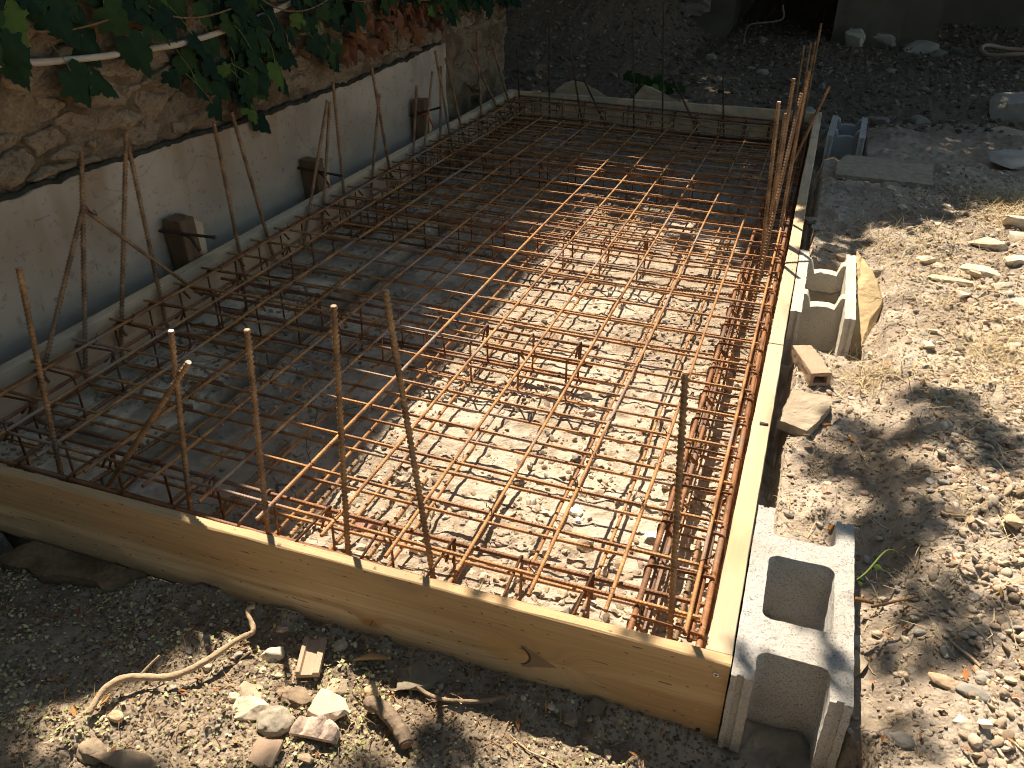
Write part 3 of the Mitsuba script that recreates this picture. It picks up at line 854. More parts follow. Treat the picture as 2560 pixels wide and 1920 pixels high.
def block_flush(x0, y0, z0, z1):
    """An open-ended block: two shells, two webs level with the shells, rounded cells."""
    W, L = 0.2, 0.5
    outer = sg.box(0, 0, W, L)
    cells = [rounded(sg.box(0.038, -0.05, 0.162, 0.072), 0.020), rounded(sg.box(0.036, 0.158, 0.164, 0.342), 0.020), rounded(sg.box(0.036, 0.405, 0.164, 0.56), 0.020)]
    for c in cells:
        outer = outer.difference(c)
    # grooves in the shell ends
    for xx in (0.016, 0.180):
        outer = outer.difference(sg.box(xx - 0.006, -0.01, xx + 0.006, 0.005)).difference(sg.box(xx - 0.006, 0.495, xx + 0.006, 0.51))
    return extrude(outer, z1 - z0).translate((x0, y0, z0))


def block_low_web(x0, y0, z0, z1, W=0.2, L=0.59, low=0.045, webs=((0.16, 0.205), (0.47, 0.515))):
    """A stepped block: the two webs are broken down lower than the shells."""
    t_ = 0.034
    man = m3.Manifold()
    shells = []
    for a, b in ((0, t_), (W - t_, W)):
        p = sg.box(a, 0, b, L)
        mid = (a + b) / 2
        p = p.difference(sg.box(mid - 0.005, -0.01, mid + 0.005, 0.006)).difference(sg.box(mid - 0.005, L - 0.006, mid + 0.005, L + 0.01))
        shells.append(extrude(p, z1 - z0))
    prof = sg.Polygon([(t_ - 0.004, 0), (W - t_ + 0.004, 0), (W - t_ + 0.004, z1 - z0), (W - t_ - 0.010, z1 - z0 - 0.002), (W - t_ - 0.016, z1 - z0 - 0.012),
                       (W - t_ - 0.026, z1 - z0 - low), (W - t_ - 0.05, z1 - z0 - low + 0.006), (t_ + 0.05, z1 - z0 - low + 0.005), (t_ + 0.026, z1 - z0 - low), (t_ + 0.016, z1 - z0 - 0.012), (t_ + 0.010, z1 - z0 - 0.002), (t_ - 0.004, z1 - z0)])
    parts_ = list(shells)
    for a, b in webs:
        w = extrude(prof, b - a)          # along z, stand it up along y
        w = w.rotate((90, 0, 0)).translate((0, b, 0))
        parts_.append(w)
    man = m3.Manifold.batch_boolean(parts_, m3.OpType.Add)
    return man.translate((x0, y0, z0))


t = thing('concrete_block', 'nearest pale concrete block with two open cells against the plank corner', 'concrete block')
v, f = rough_mesh(block_flush(0.003, -0.013, 0.002, 0.194), 0.009, 0.0016, 1)
put(t, (v, f), 'mat_block', smooth=40)
t = thing('concrete_block', 'white sunlit concrete block in the middle of the right plank, webs lower than its sides', 'concrete block')
v, f = rough_mesh(block_low_web(0.003, 1.545, 0.0, 0.203), 0.010, 0.0018, 2)
put(t, (v, f), 'mat_block_white', smooth=40)
t = thing('concrete_block', 'farthest concrete block, grey in the shade near the far right corner', 'concrete block')
man = block_low_web(0.0, 0.0, 0.0, 0.205, W=0.205, L=0.56, low=0.04).rotate((0, 0, -2)).translate((0.045, 4.055, 0.0))
v, f = rough_mesh(man, 0.012, 0.0018, 3)
put(t, (v, f), 'mat_block', smooth=40)

# ------------------------------------------------------------------ the house: plinth band, rubble wall, stones
house = thing('house_wall', 'old rubble stone house wall with a smooth cement base band on the left', 'wall')
WX = -2.235
H_HIGH, H_LOW, Y_STEP = 3.75, 2.93, 1.66


def wall_panel(x, y0, y1, z0, z1, res, amp, seed, scale=5.0):
    ys = np.arange(y0, y1 + res, res); zs = np.arange(z0, z1 + res, res)
    Y, Z = np.meshgrid(ys, zs, indexing='ij')
    d = (nfbm(np.stack([Y, Z, 0 * Y], -1) * scale + seed, 4) - 0.5) * 2 * amp
    d += (nfbm(np.stack([Y, Z, 0 * Y], -1) * scale * 6 + seed, 3) - 0.5) * amp * 0.7
    return np.stack([x + d, Y, Z], -1).reshape(-1, 3), grid_faces(len(ys), len(zs))


PLTOP = lambda y: 0.578 + 0.012 * np.sin(y * 2.1) + 0.02 * S(3.2, 3.9, y)
# cement band: a thick slab with a slightly ragged top edge
ys = np.arange(-1.3, 3.86, 0.02)
zs = np.linspace(-0.15, 1.0, 40)
Y, Zt = np.meshgrid(ys, zs, indexing='ij')
rag = (nfbm(np.stack([ys * 14, 0 * ys, 0 * ys], -1), 3) - 0.5) * 0.022
Z = -0.15 + (PLTOP(ys) + rag + 0.15)[:, None] * (Zt + 0.15) / 1.15
X = WX + 0.028 + (nfbm(np.stack([Y, Z, 0 * Y], -1) * 3, 4) - 0.5) * 0.022 + 0.015 * S(0.35, 0.0, Z)
frontf = np.stack([X, Y, Z], -1)
back_row = frontf[:, -1].copy(); back_row[:, 0] = WX - 0.06
allv = np.concatenate([frontf, back_row[:, None]], 1)
end0 = allv[-1].copy(); end0[:, 0] = WX - 0.06
allv = np.concatenate([allv, end0[None]], 0)
part(house, 'base_band', (allv.reshape(-1, 3), grid_faces(allv.shape[0], allv.shape[1])[:, ::-1]), 'mat_plinth', smooth=50)
# dark mossy dirt line lying on the ledge
ys = np.arange(-1.2, 3.8, 0.012)
g = nfbm(np.stack([ys * 22, 0 * ys, 0 * ys], -1), 3)
zt = PLTOP(ys) + (nfbm(np.stack([ys * 14, 0 * ys, 0 * ys], -1), 3) - 0.5) * 0.022
path = np.c_[np.full(len(ys), WX + 0.010), ys, zt + 0.002]
part(house, 'moss_line', tube(path, 0.006 + 0.014 * g, 7), 'mat_moss', smooth=True)
part(house, 'mortar', wall_panel(WX - 0.004, -1.3, 5.0, 0.5, 1.5, 0.014, 0.026, 3, 11), 'mat_mortar', smooth=True)
prof = sg.Polygon([(-2.6, -0.2), (5.02, -0.2), (5.02, H_HIGH), (1.60, H_HIGH), (1.36, 3.44), (1.10, 3.06), (0.95, H_LOW), (-2.6, H_LOW)])   # (y, z): a gable edge steps up to the taller part
m = trimesh.creation.extrude_polygon(prof, 4.7, engine='earcut')
part(house, 'core', (np.asarray(m.vertices)[:, [2, 0, 1]] + [-7.0, 0, 0] + [0.015, 0, 0], np.asarray(m.faces)), 'mat_mortar')
part(house, 'mortar', wall_panel(WX - 0.03, 3.84, 5.0, -0.2, 0.52, 0.02, 0.02, 5, 8), 'mat_mortar', smooth=True)
end = wall_panel(0, 0, 0.9, -0.2, 1.5, 0.03, 0.02, 6, 8)
ev = np.stack([WX - 0.03 - end[0][:, 1], 5.03 + end[0][:, 0], end[0][:, 2]], 1)
part(house, 'mortar', (ev, end[1]), 'mat_mortar', smooth=True)

STONE_COLS = [(0.25, 0.175, 0.095), (0.21, 0.15, 0.09), (0.30, 0.21, 0.115), (0.16, 0.125, 0.09), (0.20, 0.16, 0.115), (0.28, 0.215, 0.135), (0.18, 0.135, 0.08), (0.14, 0.115, 0.085)]


def wall_stones(parent, y0, y1, z0, z1, n, seed, x, sx=2.3, cap=None):
    """Irregular flat-faced rubble: voronoi cells shrunk by a mortar joint, each its own stone."""
    from scipy.spatial import Voronoi
    g = np.random.default_rng(seed)
    pts = np.c_[g.uniform(y0 - 0.2, y1 + 0.2, n) / sx, g.uniform(z0 - 0.12, z1 + 0.12, n)]
    for _ in range(1):
        vor = Voronoi(pts)
        new = pts.copy()
        for i, r in enumerate(vor.point_region):
            reg = vor.regions[r]
            if -1 not in reg and len(reg) > 2:
                new[i] = 0.5 * pts[i] + 0.5 * vor.vertices[reg].mean(0)
        pts = new
    vor = Voronoi(pts)
    clip = sg.box(y0, z0, y1, z1)
    out = 0
    for i, r in enumerate(vor.point_region):
        reg = vor.regions[r]
        if -1 in reg or len(reg) < 3:
            continue
        poly = sg.Polygon(vor.vertices[reg] * [sx, 1]).intersection(clip)
        if poly.is_empty or poly.geom_type != 'Polygon' or poly.area < 0.0009:
            continue
        if g.random() < 0.04:
            continue          # a pocket of bare mortar
        poly = poly.buffer(-0.003 - 0.008 * g.random()).buffer(-0.007).buffer(0.007)
        if poly.is_empty or poly.geom_type != 'Polygon':
            continue
        ring = np.array(poly.exterior.segmentize(0.022).coords)[:-1]
        w = nfbm(np.c_[ring * 30, np.full(len(ring), seed + i)], 2) - 0.5
        c = ring.mean(0)
        ring = c + (ring - c) * (1 + 0.55 * w)[:, None]
        proud = 0.004 + 0.020 * g.random()
        tiltv = g.normal(size=2) * 0.12
        rings = []
        for k_, (shr, dp) in enumerate(((1.03, -0.03), (1.0, proud * 0.45), (0.93, proud * 0.9), (0.6, proud * 1.08), (0.25, proud * 1.12))):
            q = c + (ring - c) * shr
            dpt = np.full(len(q), dp) + ((q - c) @ tiltv if k_ else 0)
            if k_ > 1:
                dpt = dpt + (nfbm(np.c_[q * 26, np.full(len(q), i * 1.7)], 3) - 0.5) * 0.034
            rings.append(np.c_[x + dpt, q])
        m_ = len(ring)
        V = np.vstack(rings + [[[x + proud * 1.12, c[0], c[1]]]])
        F = []
        for k_ in range(4):
            a = k_ * m_ + np.arange(m_); b = k_ * m_ + (np.arange(m_) + 1) % m_
            F += [np.c_[a, b, b + m_], np.c_[a, b + m_, a + m_]]
        a = 4 * m_ + np.arange(m_)
        F.append(np.c_[a, 4 * m_ + (np.arange(m_) + 1) % m_, np.full(m_, 5 * m_)])
        col = STONE_COLS[int(g.integers(len(STONE_COLS)))]
        vv, ff = V, np.vstack(F)
        part(parent, 'stone', (vv, ff), 'mat_wall_stone', smooth=50)
        out += 1
    return out


wall_stones(house, 0.15, 5.0, 0.605, 1.22, 330, 12, WX - 0.012)
wall_stones(house, 3.92, 5.0, 0.02, 0.585, 26, 14, WX - 0.03, 1.4)

# white conduit pipe along the wall and a bare stem
PIPE = [(0.2, 0.985), (0.757, 0.954), (0.884, 0.940), (1.103, 0.923), (1.187, 0.920), (1.346, 0.915), (1.485, 0.911), (1.680, 0.920), (1.945, 0.944), (2.3, 0.99)]
t = thing('conduit_pipe', 'cream white pipe running along the stone wall behind the vine leaves', 'pipe')
pp = np.array([(-2.188, a, b) for a, b in PIPE])
from scipy.interpolate import CubicSpline
cs = CubicSpline(np.arange(len(pp)), pp)
put(t, tube(cs(np.linspace(0, len(pp) - 1, 60)), 0.0105, 12), 'mat_pvc', smooth=True)

# ------------------------------------------------------------------ the vine
def leaf_outline():
    """A five-lobed toothed vine leaf, stalk at the origin, tip along +y, about one unit long."""
    key = [(0.0, 0.0), (-0.20, -0.14), (-0.42, -0.06), (-0.40, 0.12), (-0.62, 0.20), (-0.56, 0.36), (-0.44, 0.40), (-0.36, 0.42), (-0.38, 0.58), (-0.30, 0.72), (-0.16, 0.84), (-0.08, 0.98), (0.0, 1.10)]
    half = np.array(key)
    out = []
    for a, b in zip(half[:-1], half[1:]):
        out.append(a)
        m = (a + b) / 2
        n = np.array([-(b - a)[1], (b - a)[0]])
        out.append(m + n * 0.16)
    out.append(half[-1])
    left = np.array(out)
    right = left[::-1][1:-1] * [-1, 1]
    return np.vstack([left, right])


LEAF = leaf_outline()


def leaf(size, seed, fold=0.25, droop=0.35, curl=0.1):
    g = np.random.default_rng(seed)
    o = LEAF * g.uniform(0.92, 1.08, LEAF.shape)
    o[0] = 0
    n = len(o)
    ins = o * 0.5 + np.array([0, 0.45]) * 0.5
    mid = np.array([[0, t_] for t_ in (0.0, 0.25, 0.5, 0.8)])
    P2 = np.vstack([o, ins, [[0.0, 0.42]]])
    z = -fold * np.abs(P2[:, 0]) ** 1.2 - droop * np.clip(P2[:, 1], 0, 2) ** 2 * 0.5 + curl * (nfbm(np.c_[P2 * 2.2, np.full(len(P2), seed * 1.3)], 2) - 0.5)
    V = np.c_[P2, z] * size
    a = np.arange(n); b = (a + 1) % n
    F = np.vstack([np.c_[a, b, b + n], np.c_[a, b + n, a + n], np.c_[a + n, b + n, np.full(n, 2 * n)]])
    return V, F


def place_leaf(m, pos, down, out, spin):
    """Leaf's tip runs along 'down', its face looks along 'out'."""
    y = np.array(down, float); y /= np.linalg.norm(y)
    z = np.array(out, float); z -= y * (z @ y); z /= np.linalg.norm(z)
    x = np.cross(y, z)
    R = np.stack([x, y, z], 1)
    return m[0] @ R.T + np.array(pos), m[1]


GREEN = [(0.775,1.045),(0.772,0.937),(0.733,0.971),(0.976,1.031),(1.019,1.052),(1.067,0.929),(1.216,0.904),(0.953,0.842),(1.044,0.830),(1.172,1.056),(1.131,1.004),(1.411,0.990),(1.290,1.052),(1.547,0.887),(1.658,0.876),(1.492,0.809),(1.497,0.736),(1.542,0.658),(1.735,0.955),(1.693,0.747),(1.830,0.903),(1.825,0.794),(0.931,1.089),(0.753,1.024),(1.491,1.018),(1.361,0.978),(1.730,0.663),(0.758,1.082),(0.869,1.097),(1.861,0.953),(1.809,0.868),(1.913,0.728),(1.985,0.716),(2.055,0.759),(1.837,0.679),(1.850,0.540),(1.775,0.619),(1.757,0.671),(2.017,0.983),(2.092,0.845),(2.223,0.874),(2.354,0.868),(2.279,0.788),(2.368,0.751),(2.431,0.713),(2.243,0.962),(2.532,0.853),(2.593,0.836),(2.429,0.945),(2.668,0.887),(2.775,0.851),(2.765,0.923),(2.963,0.894),(3.583,0.812),(3.794,0.779),(4.007,0.796),(4.293,0.769),(3.510,0.855),(4.394,0.732),(1.762,0.744),(2.014,0.837),(2.075,0.770),(2.477,0.681),(4.003,0.732)]
BROWN = [(3.058,0.847),(3.022,0.786),(3.194,0.872),(3.227,0.819),(3.540,0.732),(3.716,0.712),(3.443,0.689),(2.677,0.738),(2.748,0.755),(2.780,0.735),(3.061,0.698),(3.223,0.886),(3.158,0.809),(3.314,0.838),(3.656,0.774),(3.401,0.835),(3.004,0.749),(2.647,0.701),(3.102,0.881),(3.476,0.845)]
vine = thing('climbing_vine', 'green lobed vine hanging over the top of the stone wall', 'vine')
gv = np.random.default_rng(21)
spots = [(a, b, 0) for a, b in GREEN]
for _ in range(210):                       # the thick fringe along the upper edge
    y = gv.uniform(0.55, 5.2)
    spots.append((y, 1.065 - 0.06 * y + gv.uniform(-0.03, 0.24) - 0.02 * (y > 2.8), 1))
for _ in range(26):
    y = gv.uniform(3.6, 5.3)
    spots.append((y, gv.uniform(0.72, 0.95), 1))
for _ in range(26):
    spots.append((gv.normal(1.80, 0.17), gv.uniform(0.66, 0.95), 2))
for _ in range(12):
    spots.append((gv.normal(2.3, 0.12), gv.uniform(0.74, 0.92), 2))
for k, (y, z, fill) in enumerate(spots):
    near = 1.0 if y < 2.0 else 0.9
    size = (gv.uniform(0.078, 0.125) if not fill else gv.uniform(0.05, 0.10)) * near * (0.55 if (y, z) == (1.838, 0.424) else 1.0)
    m = leaf(size, 300 + k, fold=gv.uniform(0.15, 0.5), droop=gv.uniform(0.1, 0.6), curl=0.25)
    down = np.array([0.20 + gv.uniform(-0.1, 0.3), gv.uniform(0.1, 0.95), -1.0])
    out = np.array([1.0, gv.uniform(-0.9, 0.1), 0.55 + gv.uniform(-0.3, 0.5)])
    px = -2.14 + gv.uniform(-0.035, 0.03)
    v, f = place_leaf(m, (px - 0.02, y, z + size * 0.55), down, out, 0)
    base = [(0.020, 0.044, 0.028), (0.024, 0.050, 0.026), (0.034, 0.066, 0.028), (0.016, 0.036, 0.026)][int(gv.integers(4))]
    if gv.random() < 0.07:
        base = (0.08, 0.135, 0.04)
    part(vine, 'leaf', (v, f), 'mat_leaf', smooth=True, color=tint(v, base, 0.25, 25, k))
    if k < 70 and gv.random() < 0.75:
        s0 = np.array((px - 0.02, y, z + size * 0.55))
        s1 = s0 + np.array([-0.01 - 0.03 * gv.random(), -0.05 + 0.04 * gv.normal(), 0.075 + 0.05 * gv.random()])
        part(vine, 'leaf_stalk', tube(fillet([s0, (s0 + s1) / 2 + [0.012, 0, 0], s1], 0.03), 0.0017, 5), 'mat_scrap', smooth=True, color=np.tile([0.13, 0.16, 0.06], (len(tube(fillet([s0, (s0 + s1) / 2 + [0.012, 0, 0], s1], 0.03), 0.0017, 5)[0]), 1)))
for k in range(7):
    y0 = 0.6 + 0.62 * k
    pts = [(-2.17, y0, 1.16 - 0.05 * y0 + 0.05), (-2.15, y0 + 0.18, 1.08 - 0.05 * y0), (-2.14, y0 + 0.4, 1.05 - 0.05 * y0 + 0.03 * math.sin(k * 3)), (-2.16, y0 + 0.7, 1.08 - 0.05 * y0)]
    part(vine, 'stem', tube(CubicSpline(np.arange(4), np.array(pts))(np.linspace(0, 3, 24)), 0.0032, 6), 'mat_old_wood', smooth=True)
STEM = [(1.936, 0.879), (2.044, 0.861), (2.171, 0.857), (2.314, 0.850)]
part(vine, 'stem', tube(CubicSpline(np.arange(4), np.array([(-2.18, a, b) for a, b in STEM]))(np.linspace(0, 3, 20)), 0.006, 7), 'mat_bark', smooth=True)
dry = thing('dry_vine', 'withered red-brown vine leaves curled up at the end of the pale wall band', 'vine')
extra = [(gv.uniform(2.6, 3.75), gv.uniform(0.70, 0.92)) for _ in range(46)]
for k, (y, z) in enumerate(BROWN + extra):
    L_ = gv.uniform(0.05, 0.10)
    m = leaf(L_, 700 + k, fold=1.9, droop=0.4, curl=0.8)
    m[0][:, 0] *= 0.6
    down = np.array([0.15, gv.uniform(-0.5, 0.6), -1.0])
    out = np.array([1.0, gv.uniform(-1.2, 0.6), gv.uniform(-0.3, 0.6)])
    v, f = place_leaf(m, (-2.17 + gv.uniform(-0.02, 0.03), y, z + L_ * 0.5), down, out, 0)
    base = [(0.185, 0.088, 0.052), (0.225, 0.118, 0.07), (0.145, 0.072, 0.048)][k % 3]
    part(dry, 'leaf', (v, f), 'mat_leaf', smooth=True, color=tint(v, base, 0.3, 30, k))

# ------------------------------------------------------------------ stakes and mason's clamps by the wall
def stake(label, x0, x1, y0, y1, ztop, lean, seed):
    t_ = thing('wooden_stake', label, 'stake')
    v, f = chamfer_box(x0, x1, y0, y1, -0.12, ztop, 0.003)
    v, f = trimesh.remesh.subdivide_to_size(v, f, 0.05)
    k = (v[:, 2] + 0.12) / (ztop + 0.12)
    v[:, 0] += (k - 1) * lean[0]; v[:, 1] += (k - 1) * lean[1]
    top = k > 0.99
    v[:, 2] += top * (nfbm(v * 60 + seed, 2) - 0.5) * 0.014
    part(t_, 'post', (v, f), 'mat_old_wood', smooth=20)
    wv, wf = chamfer_box(x0 + 0.028, x1 - 0.004, y1 + 0.002, y1 + 0.045, -0.12, ztop - 0.004, 0.002)
    wv, wf = trimesh.remesh.subdivide_to_size(wv, wf, 0.04)
    wv[:, 2] -= 0.5 * np.clip(wv[:, 1] - y1, 0, 1) * (wv[:, 2] > 0.2) + (wv[:, 2] > 0.2) * 0.02 * nfbm(wv * 80, 2)
    part(t_, 'wedge', (wv, wf), 'mat_side_plank', smooth=20)


def clamp(label, a, b, red=False, bend=None):
    t_ = thing('mason_clamp', label, 'clamp')
    a, b = np.array(a, float), np.array(b, float)
    part(t_, 'rod', tube([a, b], 0.0058, 8), 'mat_iron', smooth=True)
    m = a + (b - a) * 0.38
    hook = fillet([m, m + [0.035, 0.01, -0.012], m + [0.055, 0.012, -0.05], m + [0.062, 0.014, -0.062]], 0.02)
    part(t_, 'hook', tube(hook, 0.0058, 8), 'mat_red_paint' if red else 'mat_iron', smooth=True)
    u = (b - a) / np.linalg.norm(b - a)
    part(t_, 'end_cap', tube([b - u * 0.003, b + u * 0.004], 0.0078, 10), 'mat_iron')
    tip = hook[-1]
    part(t_, 'red_tip', tube([tip - [0.0, 0, 0.001], tip + [0.004, 0.0, -0.012]], 0.0072, 8), 'mat_red_paint')


stake('nearest dark wooden stake between plank and wall, frayed top', -2.192, -2.112, 1.229, 1.306, 0.352, (0.0, -0.03), 1)
stake('middle dark wooden stake between plank and wall with cement on its top', -2.200, -2.115, 2.150, 2.215, 0.335, (0.0, -0.02), 2)
stake('farthest dark wooden stake between plank and wall', -2.186, -2.114, 3.300, 3.365, 0.386, (0.0, 0.0), 3)
clamp('black rod clamp with a red tip on the nearest stake', (-2.205, 1.222, 0.309), (-1.948, 1.200, 0.325))
clamp('rusty red rod clamp on the middle stake', (-2.21, 2.143, 0.300), (-1.958, 2.10, 0.299))
clamp('dark rod clamp with a hanging red hook on the farthest stake', (-2.20, 3.293, 0.296), (-2.002, 3.27, 0.360), red=True)

# ------------------------------------------------------------------ single stones, tiles and scraps
PALE, TAN, GREY, PINK, DARK = (0.53, 0.465, 0.375), (0.40, 0.335, 0.25), (0.30, 0.28, 0.25), (0.53, 0.42, 0.36), (0.17, 0.15, 0.13)


def stone(label, x, y, size, col, seed, rotz=0.0, tilt=(0, 0), sink=0.25, angular=True, name='stone', cat='stone', z=None, group=None, detail=2, rough=0.06):
    v, f = rock(size, seed, angular, detail, rough)
    R = rot((1, 0, 0), tilt[0]) @ rot((0, 1, 0), tilt[1]) @ rot((0, 0, 1), rotz)
    v = v @ R.T
    base = float(ground_h(x, y)) if z is None else z
    v = v + np.array([x, y, base - v[:, 2].min() - size[2] * sink])
    t_ = thing(name, label, cat, group)
    put(t_, (v, f), 'mat_stone', smooth=28, color=tint(v, col, 0.35, 40, seed))
    return t_


def hull_stone(label, pts, col, seed, amp=0.02):
    hh = trimesh.convex.convex_hull(np.array(pts, float))
    v, f = trimesh.remesh.subdivide_to_size(np.asarray(hh.vertices), np.asarray(hh.faces), 0.035)
    v = v + (np.stack([nfbm(v * 16 + k * 7 + seed, 3) for k in range(3)], 1) - 0.5) * amp
    t_ = thing('stone', label, 'stone')
    put(t_, (v, f), 'mat_stone', smooth=25, color=tint(v, col, 0.35, 14, seed))


stone('flat pale limestone lying left of the grey pitted stone in the foreground', -0.861, -0.233, (0.078, 0.053, 0.032), PALE, 1, 10)
stone('large pale limestone wedge above the pink lump in the foreground', -0.715, -0.188, (0.099, 0.065, 0.039), PALE, 2, -15)
stone('grey pitted rounded stone in the foreground beside the pale limestone', -0.795, -0.245, (0.080, 0.065, 0.046), (0.33, 0.30, 0.25), 3, 30, angular=False, rough=0.1)
stone('small pointed pale stone beside the roof tile fragment', -0.888, -0.108, (0.050, 0.033, 0.030), PALE, 4, 40)
stone('tan wedge stone between the tile fragment and the egg-shaped stone', -0.716, -0.140, (0.053, 0.047, 0.025), TAN, 5, 25)
stone('egg-shaped tan pebble standing above the curved dark branch', -0.652, -0.125, (0.035, 0.031, 0.032), (0.56, 0.42, 0.27), 6, 0, angular=False)
stone('flat tan stone behind the small white pebble in the foreground', -0.872, -0.198, (0.078, 0.047, 0.018), TAN, 7, 5)
stone('round pale pebble left of the flat tan stone in the foreground', -0.905, -0.220, (0.026, 0.022, 0.018), (0.55, 0.46, 0.36), 8, 0, angular=False)
stone('broad dark flat stone lying half under the front plank', -0.575, -0.060, (0.108, 0.085, 0.022), (0.23, 0.205, 0.165), 9, 10)
stone('brownish lump of dry earth beside the pale wedge in the foreground', -0.794, -0.178, (0.082, 0.045, 0.022), (0.28, 0.22, 0.16), 10, 0, angular=False, rough=0.15, name='earth_clod', cat='clod')
stone('small round brown stone by the shadow edge under the front plank', -0.265, -0.055, (0.030, 0.026, 0.02), (0.25, 0.21, 0.165), 11, 0)
stone('rounded dark stone at the foot of the front plank near its right end', -0.230, -0.020, (0.046, 0.036, 0.03), (0.22, 0.19, 0.15), 12, 20)
stone('small tan stone fragment below the pink lump', -0.700, -0.292, (0.036, 0.022, 0.018), (0.36, 0.28, 0.2), 13, 20)
stone('big brown half-buried rock at the bottom edge left of centre', -1.01, -0.402, (0.15, 0.06, 0.045), (0.26, 0.205, 0.15), 14, 8, sink=0.45)
stone('rounded brown rock beside the half-buried one at the bottom edge', -1.085, -0.405, (0.06, 0.045, 0.04), (0.29, 0.235, 0.175), 15, 0, angular=False)
stone('oval pale pebble under the left end of the crooked branch', -1.085, -0.338, (0.034, 0.024, 0.02), (0.50, 0.39, 0.26), 16, 0, angular=False)
# pink conchoidal lump of terracotta or stone
t = thing('pink_stone', 'pink broken lump with a scalloped upper edge in the foreground', 'stone')
ang = np.linspace(0, 1, 26)
V, nn = [], 26
for j, (zz_, dy) in enumerate(((0.0, 0.0), (0.014, -0.004), (0.024, 0.008), (0.030, 0.026), (0.016, 0.040), (0.0, 0.042))):
    for a_ in ang:
        w = math.sin(math.pi * min(1, max(0, a_))) ** 0.35
        sc = 0.006 * math.sin(a_ * 15) + 0.004 * math.sin(a_ * 31 + j)
        V.append((-0.752 + 0.094 * a_, -0.262 + dy * w + 0.012 * a_ + (0.35 * sc if j in (2, 3) else 0), 0.006 + (zz_ + (sc if j in (2, 3) else 0)) * (0.25 + 0.75 * w)))
V = np.array(V)
put(t, (V, grid_faces(6, nn)[:, ::-1]), 'mat_stone', smooth=40, color=tint(V, PINK, 0.3, 60, 3))
# tiles
def slab_piece(label, x, y, w, d, h, rotz, tilt, mat, name, cat, outline=None, z=None, seed=0):
    if outline is None:
        g = np.random.default_rng(seed)
        o = np.array([(-.5, -.5), (0.0, -.52), (.5, -.48), (.52, 0.05), (.46, .5), (-.05, .5), (-.5, .46), (-.53, 0)]) + g.uniform(-0.05, 0.05, (8, 2))
    else:
        o = np.array(outline)
    p = sg.Polygon(o * [w, d]).segmentize(0.012)
    ring = np.array(p.exterior.coords)[:-1]
    ring += (nfbm(np.c_[ring * 60, np.full(len(ring), seed)], 2) - 0.5)[:, None] * 0.008
    m = trimesh.creation.extrude_polygon(sg.Polygon(ring).buffer(0), h, engine='earcut')
    v, f = trimesh.remesh.subdivide_to_size(np.asarray(m.vertices), np.asarray(m.faces), 0.025)
    v[:, 2] += (nfbm(v * 35 + seed, 3) - 0.5) * 0.007
    R = rot((1, 0, 0), tilt[0]) @ rot((0, 1, 0), tilt[1]) @ rot((0, 0, 1), rotz)
    v = v @ R.T
    base = float(ground_h(x, y)) if z is None else z
    v = v + np.array([x, y, base])
    t_ = thing(name, label, cat)
    if mat == 'mat_stone':
        put(t_, (v, f), mat, smooth=25, color=tint(v, (0.35, 0.30, 0.235), 0.3, 40, seed))
    else:
        put(t_, (v, f), mat, smooth=25)


slab_piece('square brown tile fragment lying flat at the bottom edge of the foreground', -0.772, -0.310, 0.050, 0.050, 0.010, 8, (6, 0), 'mat_terracotta', 'tile_fragment', 'tile', seed=4, z=0.004)
slab_piece('big flat grey-brown stone slab lying by the right plank between two blocks', 0.088, 1.075, 0.115, 0.215, 0.028, -8, (0, 0), 'mat_stone', 'flat_stone', 'stone', outline=[(-.5, -.42), (-.1, -.46), (.2, -.52), (.36, -.18), (.5, .30), (.42, .5), (-.35, .47), (-.5, .40)], seed=5, z=0.088)
slab_piece('weathered grey concrete slab lying flat in front of the farthest block', 0.355, 3.70, 0.48, 0.44, 0.022, -3, (0, 0), 'mat_stone', 'flat_slab', 'slab', outline=[(-.48, -.48), (.48, -.5), (.5, .40), (.1, .43), (.05, .5), (-.42, .5), (-.5, .1)], seed=6, z=0.115)
# gutter-shaped roof tile fragment with two raised ridges
prof = sg.Polygon([(-0.022, 0), (0.024, 0), (0.024, 0.012), (0.012, 0.012), (0.010, 0.007), (-0.012, 0.007), (-0.014, 0.016), (-0.022, 0.016)])
m = trimesh.creation.extrude_polygon(prof, 0.098, engine='earcut')
v = np.asarray(m.vertices)[:, [0, 2, 1]] * [1, -1, 1]
v = v @ (rot((0, 0, 1), 22) @ rot((1, 0, 0), -4)).T + [-0.822, -0.052, 0.010]
t = thing('tile_fragment', 'grooved roof tile fragment half in the front plank shadow', 'tile')
put(t, (v, np.asarray(m.faces)), 'mat_terracotta', smooth=20)
# hollow brick fragment near the middle block
o = sg.box(0, 0, 0.062, 0.046).buffer(-0.004).buffer(0.004).difference(sg.box(0.010, 0.010, 0.052, 0.034).buffer(-0.004).buffer(0.004))
m = trimesh.creation.extrude_polygon(o, 0.18, engine='earcut')
v, f = trimesh.remesh.subdivide_to_size(np.asarray(m.vertices)[:, [0, 2, 1]], np.asarray(m.faces), 0.02)
v = v + (np.stack([nfbm(v * 60 + k * 7, 2) for k in range(3)], 1) - 0.5) * 0.004
v = v @ (rot((0, 0, 1), 21)).T + [0.092, 1.272, 0.086]
t = thing('hollow_brick', 'pinkish hollow brick fragment with one open cell in front of the middle block', 'brick')
put(t, (v, f[:, ::-1]), 'mat_terracotta', smooth=25)

